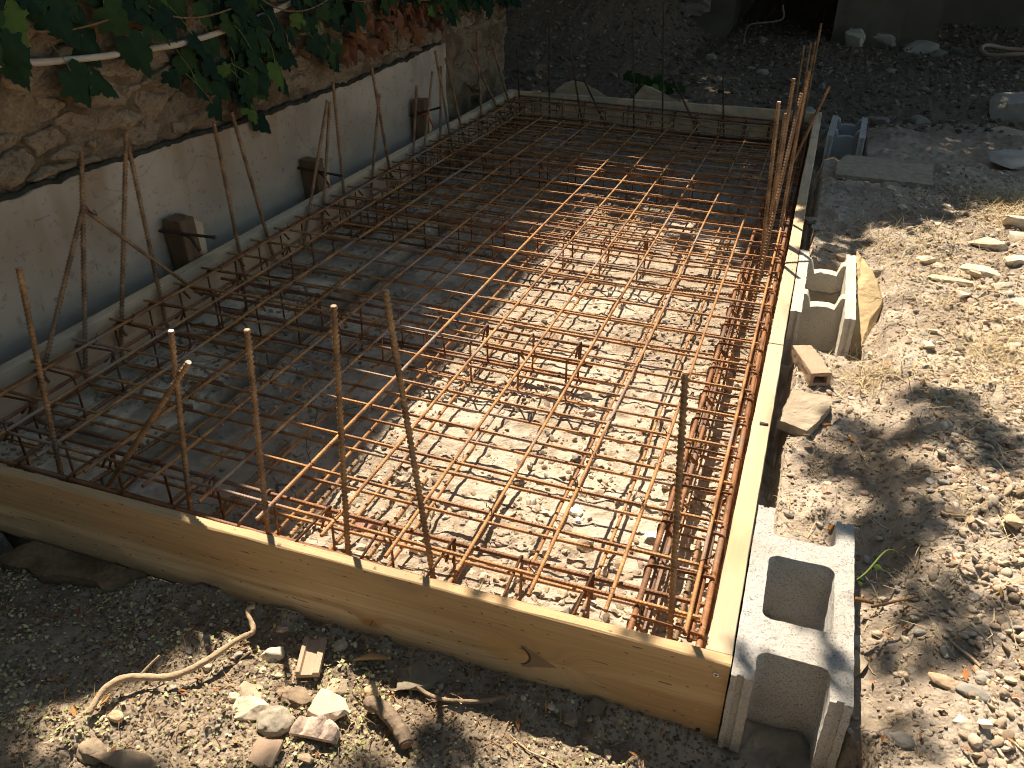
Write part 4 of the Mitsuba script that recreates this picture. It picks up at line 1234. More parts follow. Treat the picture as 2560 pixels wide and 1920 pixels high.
# the tall yellow stone wedged behind the middle block, others on the right
t = thing('stone', 'tall yellowish stone leaning against the right side of the middle block', 'stone')
yp = np.array([(0.208, 2.24, 0.185), (0.225, 2.10, 0.215), (0.262, 1.98, 0.205), (0.300, 1.87, 0.150), (0.292, 1.80, 0.095), (0.222, 1.60, 0.02), (0.262, 1.66, 0.0), (0.215, 2.26, 0.0), (0.345, 1.98, 0.02), (0.212, 1.90, 0.17), (0.214, 1.66, 0.05), (0.31, 2.1, 0.1)])
hh = trimesh.convex.convex_hull(yp)
v, f = trimesh.remesh.subdivide_to_size(np.asarray(hh.vertices), np.asarray(hh.faces), 0.03)
v = v + (np.stack([nfbm(v * 18 + k * 7, 3) for k in range(3)], 1) - 0.5) * 0.022
put(t, (v, f), 'mat_stone', smooth=25, color=tint(v, (0.45, 0.35, 0.21), 0.35, 14, 31))
stone('pale rounded rock at the right edge, highest in the sunlit patch', 0.838, 2.80, (0.15, 0.13, 0.075), PALE, 32, 0)
stone('flat sunlit pale stone with a brown underside on the right soil', 0.70, 2.49, (0.15, 0.10, 0.05), PALE, 33, 10)
stone('pale pointed slab stone on the right soil, below the brown-edged one', 0.645, 2.19, (0.16, 0.09, 0.03), PALE, 34, -10)
stone('long thin pale stone flake on the right soil left of the pointed slab', 0.535, 2.09, (0.17, 0.06, 0.02), (0.56, 0.46, 0.33), 35, -4)
stone('pale slab stone at the right edge beside the dry grass', 0.775, 2.31, (0.13, 0.09, 0.035), PALE, 36, 30)
stone('small white slab at the right edge, lower of two', 0.715, 1.80, (0.10, 0.065, 0.022), (0.60, 0.53, 0.43), 37, 8)
stone('pale slanted stone under the dry grass on the right', 0.69, 2.08, (0.09, 0.06, 0.035), PALE, 38, 40)
stone('white slab at the right edge, upper of two', 0.735, 1.945, (0.075, 0.05, 0.018), (0.60, 0.53, 0.43), 39, 0)
stone('large pale rock at the right edge under the topmost one', 0.835, 2.62, (0.10, 0.08, 0.045), PALE, 40, 0)
stone('flat brown stone plate on the soil just behind the middle block', 0.125, 2.33, (0.13, 0.09, 0.022), TAN, 41, 20)
stone('smaller flat stone plate overlapping behind the middle block', 0.165, 2.255, (0.075, 0.055, 0.022), TAN, 42, -10)
stone('grey stone in the dappled shade against the right plank', 0.045, 2.74, (0.11, 0.09, 0.05), GREY, 43, 0)
stone('dim grey stone near the plank beside the dappled sun', 0.06, 2.56, (0.07, 0.06, 0.035), GREY, 44, 0)
stone('oval tan pebble at the edge of the leaf shadow on the right', 0.418, 0.635, (0.045, 0.032, 0.02), (0.45, 0.36, 0.27), 45, 0, angular=False)
stone('squarish tan stone at the right edge beside the leaf shadow', 0.525, 0.613, (0.042, 0.036, 0.022), (0.46, 0.37, 0.26), 46, 0)
stone('long tan oval stone in the pebbles at lower right', 0.362, 0.134, (0.058, 0.030, 0.02), (0.43, 0.34, 0.24), 47, -15, angular=False)
stone('smooth dark grey oval pebble in the gravel at lower right', 0.403, 0.117, (0.058, 0.032, 0.02), (0.25, 0.245, 0.23), 48, -18, angular=False)
stone('white broken pebble in the gravel at lower right', 0.385, 0.047, (0.036, 0.026, 0.02), (0.60, 0.54, 0.45), 49, 0)
stone('white pebble near the lower right corner of the photo', 0.412, 0.042, (0.028, 0.020, 0.016), (0.62, 0.56, 0.48), 50, 0)
stone('round dark grey pebble at the bottom edge on the right', 0.290, -0.010, (0.042, 0.034, 0.026), (0.15, 0.145, 0.14), 51, 0, angular=False)
stone('grey pebble beside the tiny red one at lower right', 0.278, 0.016, (0.024, 0.018, 0.014), (0.33, 0.32, 0.31), 52, 0, angular=False)
stone('tiny salmon red pebble on the bare soil at lower right', 0.262, 0.014, (0.012, 0.011, 0.009), (0.55, 0.24, 0.15), 53, 0, angular=False, detail=1)
stone('long flat stone showing beside the near block, right of its wall', 0.225, 0.195, (0.045, 0.085, 0.035), (0.40, 0.34, 0.26), 54, 12)
stone('light flat stone under the rusty rod beside the near block', 0.222, 0.245, (0.034, 0.034, 0.03), (0.44, 0.40, 0.33), 55, 0)
stone('rounded tan pebble on the bare soil right of the near block', 0.297, 0.143, (0.022, 0.016, 0.013), (0.46, 0.37, 0.28), 56, 0, angular=False)
stone('rounded grey rock in the deep shade behind the far plank by the right cluster', -0.10, 4.86, (0.17, 0.13, 0.16), GREY, 57, 0, z=0.08)
hull_stone('half-round pale rubble stone behind the far plank, left of two', [(-1.80,4.76,.0),(-1.79,4.76,.20),(-1.73,4.76,.255),(-1.66,4.77,.278),(-1.58,4.76,.262),(-1.50,4.76,.222),(-1.42,4.76,.19),(-1.44,4.76,0),(-1.72,4.92,.22),(-1.55,4.92,.2),(-1.5,4.95,0),(-1.75,4.95,0)], (0.40, 0.345, 0.245), 58)
hull_stone('pointed pale rubble stone behind the far plank, right of two', [(-1.24,4.76,.0),(-1.22,4.76,.205),(-1.165,4.76,.282),(-1.09,4.76,.258),(-1.0,4.76,.222),(-.92,4.76,.185),(-.93,4.76,0),(-1.14,4.9,.24),(-1.0,4.9,.18),(-1.0,4.95,0),(-1.2,4.95,0)], (0.40, 0.345, 0.245), 59)
stone('pale boulder in the dark at the foot of the right pillar', 0.17, 8.5, (0.24, 0.20, 0.22), (0.42, 0.39, 0.34), 60, 0)
stone('wide boulder in the dark in front of the right pillar', 0.47, 8.85, (0.34, 0.25, 0.2), (0.34, 0.32, 0.28), 61, 0)
stone('long pale boulder on the dark ground right of the pillar', 0.80, 8.45, (0.42, 0.28, 0.2), (0.40, 0.38, 0.33), 62, 5)
stone('block of broken concrete in the shade at the right edge', 1.02, 4.02, (0.30, 0.24, 0.12), (0.40, 0.385, 0.36), 63, 10)
stone('big grey stone block in the shade at the far right edge', 1.28, 5.75, (0.42, 0.40, 0.24), (0.36, 0.34, 0.31), 64, 5)
stone('long flat stone leaning in the shade at the right edge', 1.12, 4.85, (0.36, 0.12, 0.06), (0.40, 0.35, 0.28), 65, -35)
stone('white lumpy stone lying in the pit between two mesh bars', -0.442, 0.600, (0.040, 0.034, 0.022), (0.80, 0.79, 0.76), 66, 0, angular=False)
stone('second white chip lying in the pit just under the lumpy one', -0.428, 0.575, (0.026, 0.02, 0.012), (0.78, 0.77, 0.74), 67, 0)
stone('flat pale stone in the pit at the near right corner beside the cage', -0.128, 0.545, (0.062, 0.040, 0.018), (0.50, 0.42, 0.33), 68, 0)
stone('pinkish rounded brick piece in the pit behind the front plank', -0.72, 0.075, (0.036, 0.030, 0.032), (0.55, 0.34, 0.26), 69, 0)
stone('big pale stone in the pit near the corner under the front cage', -0.50, 0.085, (0.055, 0.04, 0.03), PALE, 70, 0)
stone('broken white stone in the rubble left of the tallest starter bar', -0.765, 0.32, (0.05, 0.04, 0.025), (0.62, 0.56, 0.47), 71, 0)
stone('reddish stone in the shade edge left of the tallest starter bar', -0.93, 0.36, (0.07, 0.05, 0.03), (0.35, 0.21, 0.17), 72, 0)

# paper scrap
t = thing('paper_scrap', 'white printed scrap of paper lying in the pit under the mesh', 'paper')
u, w = np.meshgrid(np.linspace(-0.5, 0.5, 12), np.linspace(-0.5, 0.5, 8), indexing='ij')
v = np.stack([-0.224 + 0.05 * u + 0.006 * w, 0.552 + 0.03 * w - 0.004 * u, 0.003 * np.sin(u * 7 + 1) + 0.002 * np.sin(w * 9)], -1).reshape(-1, 3)
v[:, 2] += ground_h(-0.224, 0.552) + 0.013
vb = v - [0, 0, 0.0008]
gf = grid_faces(12, 8)
put(t, (np.vstack([v, vb]), np.vstack([gf, gf[:, ::-1] + len(v)])), 'mat_paper', smooth=False)

# rusty rods, green stalk, branch and root on the ground
t = thing('rusty_rod', 'short orange rusty rod end poking out beside the near block', 'rod')
put(t, tube([(0.2055, 0.258, 0.190), (0.240, 0.264, 0.186)], 0.0042, 9, rib=0.1, step=0.003), 'mat_mesh_bar', smooth=True)
t = thing('rusty_rod', 'thin rusty rod lying slanted on the soil right of the near block', 'rod')
put(t, tube([(0.236, 0.250, 0.186), (0.322, 0.312, 0.186)], 0.0027, 8, step=0.004), 'mat_mesh_bar', smooth=True)
t = thing('green_stalk', 'green plant stalk hanging over the soil beside the near block', 'plant')
a0 = np.array([(0.212, 0.335, 0.172), (0.240, 0.372, 0.19), (0.262, 0.41, 0.20), (0.29, 0.43, 0.185)])
v, f = tube(CubicSpline(np.arange(4), a0)(np.linspace(0, 3, 16)), 0.0024, 6)
part(t, 'stalk', (v, f), 'mat_leaf', smooth=True, color=tint(v, (0.15, 0.20, 0.07), 0.2, 40, 1))
for k in range(2):
    m = leaf(0.016, 900 + k)
    v, f = place_leaf(m, a0[k] + [0.004, 0, 0.0], (0.6, 0.3 - 0.3 * k, -0.2), (0.1, -0.4, 1), 0)
    part(t, 'leaf', (v, f), 'mat_leaf', smooth=True, color=tint(v, (0.07, 0.11, 0.035), 0.2, 40, k))
BR = np.array([(-1.131, -0.356), (-1.136, -0.321), (-1.122, -0.28), (-1.077, -0.255), (-1.036, -0.237), (-1.003, -0.201), (-0.98, -0.158), (-0.96, -0.115), (-0.942, -0.092), (-0.966, -0.07), (-0.962, -0.052)])
bz = np.array([0.012, 0.022, 0.028, 0.026, 0.024, 0.027, 0.030, 0.034, 0.040, 0.052, 0.064])
t = thing('dead_branch', 'long crooked bare branch lying in the sunlit foreground', 'branch')
pb = CubicSpline(np.arange(len(BR)), np.c_[BR, bz])(np.linspace(0, len(BR) - 1, 90))
rr = np.interp(np.linspace(0, 1, 90), [0, 0.15, 0.6, 1], [0.0068, 0.0075, 0.0065, 0.0048]) * (0.88 + 0.25 * nnoise(np.c_[np.arange(90) * 0.4, np.zeros(90), np.zeros(90)]))
v, f = tube(pb, rr, 9)
part(t, 'stem', (v, f), 'mat_stone', smooth=True, color=tint(v, (0.42, 0.32, 0.22), 0.3, 50, 2))
v, f = tube(fillet([(-1.09, -0.262, 0.03), (-1.085, -0.238, 0.036), (-1.075, -0.215, 0.045)], 0.01), 0.0028, 6)
part(t, 'twig', (v, f), 'mat_stone', smooth=True, color=tint(v, (0.34, 0.26, 0.18), 0.3, 50, 2))
t = thing('root_piece', 'thick curved dark piece of root in the foreground right of the pale stones', 'root')
pb = CubicSpline(np.arange(5), np.array([(-0.643, -0.165, 0.022), (-0.619, -0.163, 0.03), (-0.59, -0.174, 0.03), (-0.558, -0.192, 0.024), (-0.532, -0.214, 0.018)]))(np.linspace(0, 4, 44))
rr = np.interp(np.linspace(0, 1, 44), [0, 0.08, 0.5, 1], [0.010, 0.0145, 0.0150, 0.0135]) * (0.92 + 0.18 * nnoise(np.c_[np.arange(44) * 0.5, np.zeros(44), np.ones(44)]))
part(t, 'bark', tube(pb, rr, 14), 'mat_bark', smooth=True)
d = pb[-1] - pb[-2]; d /= np.linalg.norm(d)
v, f = tube([pb[-1] - d * 0.001, pb[-1] + d * 0.002], 0.0115, 14)
part(t, 'cut_face', (v, f), 'mat_stone', color=tint(v, (0.36, 0.22, 0.14), 0.3, 80, 1))
t = thing('buried_root', 'thin root arching out of the soil below the front plank', 'root')
put(t, tube(CubicSpline(np.arange(5), np.array([(-0.60, -0.058, 0.03), (-0.575, -0.085, 0.016), (-0.52, -0.098, 0.014), (-0.45, -0.085, 0.02), (-0.40, -0.055, 0.02)]))(np.linspace(0, 4, 40)), 0.0042, 7), 'mat_bark', smooth=True)
t = thing('dead_branch', 'broken wood sliver lying under the middle of the front plank', 'branch')
v, f = tube([(-0.72, -0.075, 0.02), (-0.69, -0.055, 0.022), (-0.655, -0.045, 0.018)], [0.002, 0.0075, 0.002], 6)
put(t, (v, f), 'mat_stone', smooth=20, color=tint(v, (0.40, 0.25, 0.13), 0.3, 50, 4))
for k, (x, y, rz_, L_) in enumerate(((0.40, 0.215, -55, 0.08), (0.37, 0.30, -12, 0.16), (0.62, 1.30, 4, 0.17), (0.62, 0.90, -2, 0.12), (-0.30, -0.14, -18, 0.14), (-1.33, -0.12, -30, 0.18))):
    lab = ['short pale twig lying upright-looking in the gravel at lower right', 'thin pale twig across the gravel above the rusty rods', 'thin brown twig in the sun at the right edge', 'thin twig at the right edge beside the leaf shadow', 'thin pale twig on the sunlit soil in front of the plank', 'dark twig in the shade under the left end of the front plank'][k]
    c, s = math.cos(math.radians(rz_)), math.sin(math.radians(rz_))
    xs = np.linspace(-L_ / 2, L_ / 2, 7)
    P_ = np.c_[x + xs * c, y + xs * s + 0.004 * np.sin(xs * 60), 0 * xs]
    P_[:, 2] = ground_h(P_[:, 0], P_[:, 1]) + 0.005
    P_[:, 2] = P_[:, 2].mean() + np.linspace(-0.003, 0.004, 7)
    v, f = tube(P_, 0.0026 if k in (0,) else 0.0018, 6)
    put(thing('twig', lab, 'twig'), (v, f), 'mat_stone', smooth=True, color=tint(v, [(0.45, 0.36, 0.26), (0.16, 0.11, 0.08)][k == 5], 0.3, 50, k))

# hose in the dark at the far right
t = thing('garden_hose', 'reddish hose lying in a loop on the dark ground at the far right', 'hose')
a = np.linspace(0.2, 5.4, 40)
v, f = tube(np.c_[1.62 + 0.32 * np.cos(a), 8.15 + 0.30 * np.sin(a), 0.17 + 0.02 * np.sin(a * 3)], 0.018, 8)
put(t, (v, f), 'mat_terracotta', smooth=True)

t = thing('wooden_post', 'dark wooden post standing on the earth bank at the back', 'post')
v, f = tube([(-2.0, 7.4, 0.0), (-2.0, 7.4, 0.5), (-1.98, 7.42, 1.6)], [0.06, 0.058, 0.05], 10)
put(t, (v, f), 'mat_old_wood', smooth=True)
t = thing('bramble_stem', 'thin dry bramble stem arching in front of the black doorway', 'stem')
put(t, tube(CubicSpline(np.arange(6), np.array([(-0.863, 8.2, 0.10), (-0.844, 8.2, 0.259), (-0.75, 8.2, 0.306), (-0.554, 8.2, 0.335), (-0.509, 8.2, 0.40), (-0.53, 8.2, 0.48)]))(np.linspace(0, 5, 30)), 0.009, 6), 'mat_bark', smooth=True)
for (x, y, a), lab in (((0.150, 1.050, 20), 'orange cigarette end beside the big flat stone slab'), ((0.212, 0.995, 110), 'orange cigarette end on the soil right of the flat stone slab'), ((0.172, 0.602, 70), 'orange cigarette end just behind the near block')):
    c, s_ = math.cos(math.radians(a)), math.sin(math.radians(a))
    z = float(ground_h(x, y)) + 0.005
    t = thing('cigarette_end', lab, 'cigarette end')
    v, f = tube([(x - 0.011 * c, y - 0.011 * s_, z), (x + 0.009 * c, y + 0.009 * s_, z + 0.002)], 0.0036, 9)
    part(t, 'filter', (v, f), 'mat_scrap', smooth=False, color=np.tile([0.55, 0.24, 0.07], (len(v), 1)))
    v, f = tube([(x + 0.009 * c, y + 0.009 * s_, z + 0.002), (x + 0.014 * c, y + 0.014 * s_, z + 0.0022)], 0.0034, 9)
    part(t, 'paper', (v, f), 'mat_scrap', smooth=False, color=np.tile([0.7, 0.67, 0.62], (len(v), 1)))

# small plant and white bits behind the far plank
t = thing('small_shrub', 'low green weed in the dark behind the pointed rubble stone', 'plant')
gs = np.random.default_rng(4)
for k in range(18):
    m = leaf(gs.uniform(0.05, 0.09), 950 + k)
    v, f = place_leaf(m, (-1.12 + gs.normal() * 0.13, 5.05 + gs.normal() * 0.08, 0.20 + gs.uniform(0, 0.10)), (gs.normal(), -0.6, -0.5), (gs.normal() * 0.4, -0.7, 1), 0)
    part(t, 'leaf', (v, f), 'mat_leaf', smooth=True, color=tint(v, (0.03, 0.06, 0.02) if k > 2 else (0.10, 0.17, 0.05), 0.2, 40, k))

# ------------------------------------------------------------------ old building in the dark at the back
ruin = thing('old_shed', 'dark old masonry building with a black doorway at the back', 'building')
YB = 8.75
def masonry(x0, x1, y, z1, seed, lean=0.0):
    xs = np.arange(x0, x1 + 0.05, 0.05); zs = np.arange(-0.2, z1 + 0.05, 0.05)
    X_, Z_ = np.meshgrid(xs, zs, indexing='ij')
    d = (nfbm(np.stack([X_, Z_, 0 * X_], -1) * 4 + seed, 4) - 0.5) * 0.12
    Xw = X_ + lean * Z_ * (X_ - x0) / (x1 - x0)
    return np.stack([Xw, y + d, Z_], -1).reshape(-1, 3), grid_faces(len(xs), len(zs))
part(ruin, 'wall', masonry(-6.5, -1.10, YB, 3.4, 1, 0.10), 'mat_wall_far', smooth=40)
part(ruin, 'pier', masonry(-0.03, 0.58, YB, 2.3, 2, -0.02), 'mat_wall_far', smooth=40)
part(ruin, 'wall', box(0.6, 7.0, 10.6, 11.0, -0.2, 3.4), 'mat_wall_far')
part(ruin, 'lintel', box(-1.3, 0.75, YB - 0.02, YB + 0.4, 2.2, 3.4), 'mat_wall_far')
part(ruin, 'side_wall', box(0.56, 0.95, YB + 0.03, 10.62, -0.2, 3.4), 'mat_wall_far')
part(ruin, 'side_wall', box(-1.45, -1.12, YB + 0.1, 13.0, -0.2, 3.4), 'mat_wall_far')
part(ruin, 'back_wall', box(-6.5, 7.0, 13.0, 13.4, -0.2, 3.4), 'mat_wall_far')
part(ruin, 'roof', box(-6.8, 7.2, YB - 0.5, 13.8, 3.4, 3.6), 'mat_wall_far')
rg = np.random.default_rng(33)
for k in range(60):
    x, z = rg.uniform(-3.6, -1.2), rg.uniform(0.1, 0.9)
    v, f = rock((rg.uniform(0.12, 0.3), 0.1, rg.uniform(0.08, 0.18)), 400 + k, True, 1)
    v = v + [x, YB - 0.03, z]
    part(ruin, 'stone', (v, f), 'mat_stone', smooth=25, color=tint(v, (0.22, 0.205, 0.175), 0.3, 10, k))

# ------------------------------------------------------------------ countable mid-size stones by region (alike ones share label and group)
def scatter_stones(label, group, n, xr, yr, size, cols, seed, angular=0.5, keep=None):
    g = np.random.default_rng(seed)
    made = 0
    while made < n:
        x, y = g.uniform(*xr), g.uniform(*yr)
        if keep is not None and not keep(x, y):
            continue
        s = g.uniform(*size) * g.choice([1, 1, 1.35])
        sz = (s, s * g.uniform(0.55, 0.95), s * g.uniform(0.3, 0.6))
        col = np.array(cols[int(g.integers(len(cols)))]) * g.uniform(0.8, 1.15)
        stone(label, x, y, sz, tuple(col), int(seed * 1000 + made), g.uniform(0, 180), (g.normal() * 6, g.normal() * 6), 0.3, g.random() < angular, group=group, detail=1)
        made += 1


RUB = [PALE, PALE, TAN, (0.50, 0.42, 0.33), GREY, (0.46, 0.33, 0.27)]
scatter_stones('pale broken stone chip in the sunlit rubble just behind the front plank', 'rubble chips behind the front plank', 46, (-1.0, -0.07), (0.05, 0.42), (0.018, 0.036), RUB, 101, 0.8)
scatter_stones('pale stone chip on the sunlit pit floor under the mesh', 'stone chips on the pit floor', 42, (-1.05, -0.25), (0.45, 2.4), (0.02, 0.042), RUB, 102, 0.8)
scatter_stones('small stone on the leaf litter in front of the front plank', 'stones in the foreground', 46, (-1.25, -0.12), (-0.36, -0.03), (0.012, 0.026), RUB + [GREY], 103, 0.6)
scatter_stones('pale flat stone on the sunlit soil right of the middle block', 'pale stones on the right soil', 34, (0.32, 1.0), (1.3, 3.4), (0.03, 0.065), [PALE, PALE, TAN, (0.60, 0.52, 0.42)], 104, 0.9)
scatter_stones('pebble in the gravel right of the near block', 'pebbles right of the near block', 60, (0.28, 0.60), (-0.06, 1.1), (0.012, 0.028), [PALE, TAN, GREY, (0.46, 0.38, 0.30), (0.34, 0.33, 0.31)], 105, 0.25)
scatter_stones('dim stone on the dark ground behind the far plank', 'stones on the dark ground at the back', 40, (-2.0, 2.0), (5.1, 8.6), (0.06, 0.16), [(0.22, 0.205, 0.18), (0.15, 0.145, 0.13), (0.28, 0.26, 0.225)], 106, 0.8)
scatter_stones('stone on the soil strip between two blocks beside the right plank', 'stones beside the right plank', 22, (0.05, 0.26), (0.52, 1.5), (0.012, 0.028), RUB, 107, 0.6)

# ------------------------------------------------------------------ stuff: gravel, litter, straw
def slab_top(x, y):
    z = np.where(x < -1.65, 0.012, np.where(y < 1.25, -0.012, -0.015))
    return z + (nfbm(np.c_[x, y, 0 * x] * 6 + 2, 3) - 0.5) * 0.008


def gravel(name, n, xr, yr, size, cols, seed, angular=False, keep=None, lo=0, power=2.0, height=None):
    g = np.random.default_rng(seed)
    x, y = g.uniform(*xr, n), g.uniform(*yr, n)
    if keep is not None:
        k = keep(x, y, g)
        x, y = x[k], y[k]
    n = len(x)
    z = (height or ground_h)(x, y)
    s = size[0] + (size[1] - size[0]) * g.random(n) ** power
    base = ICO[lo]
    bv, bf = np.array(base.vertices), np.array(base.faces)
    nv = len(bv)
    V = bv[None] * (1 + 0.35 * g.normal(size=(n, nv, 1)).clip(-1, 1) * (0.8 if angular else 0.45))
    V = V * np.stack([s * 0.5, s * 0.5 * g.uniform(0.55, 1, n), s * 0.5 * g.uniform(0.35, 0.7, n)], 1)[:, None]
    a = g.uniform(0, 2 * np.pi, n)
    tl = g.normal(size=(n, 2)) * 0.35
    V[..., 2] += V[..., 0] * tl[:, :1] + V[..., 1] * tl[:, 1:]
    c, s_ = np.cos(a)[:, None], np.sin(a)[:, None]
    V = np.stack([V[..., 0] * c - V[..., 1] * s_, V[..., 0] * s_ + V[..., 1] * c, V[..., 2]], -1)
    V = V + np.stack([x, y, z + s * 0.10], 1)[:, None]
    F = (bf[None] + (np.arange(n) * nv)[:, None, None]).reshape(-1, 3)
    cc = np.array(cols)[g.integers(len(cols), size=n)] * g.uniform(0.7, 1.25, (n, 1))
    put(name, (V.reshape(-1, 3), F), 'mat_pebble', smooth=not angular, color=np.repeat(cc, nv, 0).clip(0, 0.9))


GCOL = [PALE, TAN, (0.48, 0.40, 0.31), (0.36, 0.30, 0.235), (0.34, 0.32, 0.29), (0.46, 0.35, 0.29), (0.27, 0.215, 0.16)]
DCOL = [(0.33, 0.27, 0.20), (0.28, 0.225, 0.165), (0.40, 0.335, 0.26), (0.21, 0.17, 0.125)]
FCOL = [(0.21, 0.165, 0.12), (0.16, 0.125, 0.09), (0.28, 0.225, 0.165), (0.12, 0.095, 0.07)]
inpit = lambda x, y, g: (g.random(len(x)) < (0.3 + 0.7 * (y < 2.0)) * (0.35 + 0.65 * (nfbm(np.c_[x * 2.6, y * 2.6, 0 * x], 2, 5) > 0.48)) + 0.6 * (y < 0.45)) & ((x > -1.15) | (y > 3.0))
gravel('gravel', 26000, (-2.03, -0.05), (0.03, 4.6), (0.005, 0.026), GCOL, 1, True, inpit, 0, 2.6)
labels['gravel'] = {'kind': 'stuff', 'label': 'fine pale rubble gravel on the pit floor under the mesh', 'category': 'gravel'}
gravel('rubble_chips', 9000, (-2.04, -1.16), (0.05, 2.92), (0.004, 0.022), [(0.40, 0.34, 0.26), (0.32, 0.27, 0.205), (0.26, 0.22, 0.17), (0.46, 0.41, 0.34)], 6, True,
       lambda x, y, g: (g.random(len(x)) < 0.15 + 0.85 * (nfbm(np.c_[x * 4, y * 4, 0 * x], 3, 6) > 0.52)) & ~((x > -1.66) & (x < -1.60)), 0, 2.6, slab_top)
labels['rubble_chips'] = {'kind': 'stuff', 'label': 'crumbled rubble and dust on the shaded concrete slabs under the mesh', 'category': 'rubble'}
gravel('soil_crumbs', 30000, (-1.9, 0.32), (-0.5, 0.0), (0.0025, 0.010), FCOL + FCOL + [TAN], 2, True, lambda x, y, g: (x < -0.0) | (x > 0.21) | (y < -0.02), 0, 2.2)
labels['soil_crumbs'] = {'kind': 'stuff', 'label': 'brown soil crumbs and grit in front of the front plank', 'category': 'soil'}
gravel('gravel_001', 34000, (0.05, 1.5), (-0.25, 3.9), (0.004, 0.026), GCOL, 3, False,
       lambda x, y, g: (g.random(len(x)) < np.clip(0.12 + 1.1 * S(0.33, 0.48, x) * (0.62 + 0.38 * (y < 1.1)), 0, 1)) & (g.random(len(x)) < 1.5 / (0.7 + np.maximum(y, 0))) & ((x > 0.21) | ((y > 0.5) & (y < 1.53)) | (y > 2.16)), 1, 2.2)
labels['gravel_001'] = {'kind': 'stuff', 'label': 'rounded mixed gravel scattered over the soil bank on the right', 'category': 'gravel'}
gravel('soil_crumbs_001', 26000, (0.04, 0.9), (-0.25, 3.4), (0.003, 0.012), DCOL, 4, True, lambda x, y, g: ((x > 0.21) | ((y > 0.5) & (y < 1.53)) | (y > 2.16) | ((y > 0.36) & (y < 0.5) & (x > 0.05) & (x < 0.16))) & (g.random(len(x)) < 1.4 / (0.6 + np.maximum(y, 0))), 0, 2.0)
labels['soil_crumbs_001'] = {'kind': 'stuff', 'label': 'crumbly brown soil grains on the bank beside the right plank', 'category': 'soil'}
gravel('gravel_002', 14000, (-3.6, 3.2), (4.75, 10.5), (0.012, 0.06), [(0.17, 0.145, 0.115), (0.12, 0.105, 0.085), (0.24, 0.215, 0.18), (0.10, 0.085, 0.07)], 5, True, None, 0, 2.0)
labels['gravel_002'] = {'kind': 'stuff', 'label': 'grey gravel and rubble on the dark ground at the back', 'category': 'gravel'}


def flakes(name, n, xr, yr, size, cols, seed, lift_=0.003, aspect=0.5, keep=None, mat='mat_scrap'):
    g = np.random.default_rng(seed)
    x, y = g.uniform(*xr, n), g.uniform(*yr, n)
    if keep is not None:
        k = keep(x, y, g); x, y = x[k], y[k]
    n = len(x)
    z = ground_h(x, y)
    L_ = g.uniform(*size, n)
    a = g.uniform(0, 2 * np.pi, n)
    d = np.stack([np.cos(a), np.sin(a), g.normal(size=n) * 0.35], 1)
    s = np.stack([-np.sin(a), np.cos(a), g.normal(size=n) * 0.5], 1)
    c = np.stack([x, y, z + lift_ + g.random(n) * 0.004], 1)
    h = (L_ / 2)[:, None]; w = (L_ / 2 * aspect * g.uniform(0.6, 1.3, n))[:, None]
    up = np.array([0, 0, 1.0]) * (L_ * 0.12)[:, None]
    V = np.stack([c - d * h, c - s * w + up, c + d * h, c + s * w + up], 1).reshape(-1, 3)
    F = (np.array([[0, 1, 2], [0, 2, 3]])[None] + (np.arange(n) * 4)[:, None, None]).reshape(-1, 3)
    cc = np.array(cols)[g.integers(len(cols), size=n)] * g.uniform(0.75, 1.2, (n, 1))
    put(name, (V, F), mat, color=np.repeat(cc, 4, 0).clip(0, 0.9))


lit = lambda x, y, g: g.random(len(x)) < np.where((x < -0.6), 1.0, 0.35) * (0.35 + 0.65 * (nfbm(np.c_[x * 7, y * 7, 0 * x], 2, 9) > 0.5))
flakes('leaf_litter', 5200, (-1.75, -0.1), (-0.42, -0.015), (0.005, 0.011), [(0.46, 0.45, 0.24), (0.55, 0.54, 0.36), (0.36, 0.38, 0.18), (0.50, 0.44, 0.26)], 11, 0.004, 0.8, lit)
labels['leaf_litter'] = {'kind': 'stuff', 'label': 'pale yellow-green fallen blossom flakes in front of the front plank', 'category': 'leaf litter'}
flakes('leaf_litter_001', 700, (-1.6, 0.9), (-0.4, 1.4), (0.012, 0.030), [(0.40, 0.17, 0.07), (0.30, 0.15, 0.07), (0.45, 0.26, 0.11)], 12, 0.006, 0.28, lambda x, y, g: (y < -0.01) | (x > 0.25))
labels['leaf_litter_001'] = {'kind': 'stuff', 'label': 'small orange-brown dry leaves scattered on the soil', 'category': 'leaf litter'}


def straw(name, n, spots_, seed, cols, lens=(0.03, 0.11), up=0.35):
    g = np.random.default_rng(seed)
    V, F, Cc = [], [], []
    k = 0
    for (x, y, r, w) in spots_:
        for _ in range(int(n * w)):
            a = g.uniform(0, 2 * np.pi)
            px, py = x + g.normal() * r, y + g.normal() * r
            z = float(ground_h(px, py)) + 0.004
            L_ = g.uniform(*lens)
            el = abs(g.normal()) * up
            d = np.array([math.cos(a) * math.cos(el), math.sin(a) * math.cos(el), math.sin(el)])
            s_ = np.array([-math.sin(a), math.cos(a), 0.3]) * 0.0011
            p0 = np.array([px, py, z]); p1 = p0 + d * L_ * 0.55; p2 = p0 + d * L_ + np.array([0, 0, -0.2 * L_ * math.sin(el)]) + g.normal(size=3) * 0.006
            V += [p0 - s_, p0 + s_, p1 - s_ * 0.8, p1 + s_ * 0.8, p2]
            F += [(k, k + 1, k + 3), (k, k + 3, k + 2), (k + 2, k + 3, k + 4)]
            c = np.array(cols[int(g.integers(len(cols)))]) * g.uniform(0.8, 1.2)
            Cc += [c] * 5
            k += 5
    put(name, (np.array(V), np.array(F)), 'mat_scrap', color=np.array(Cc).clip(0, 0.9))


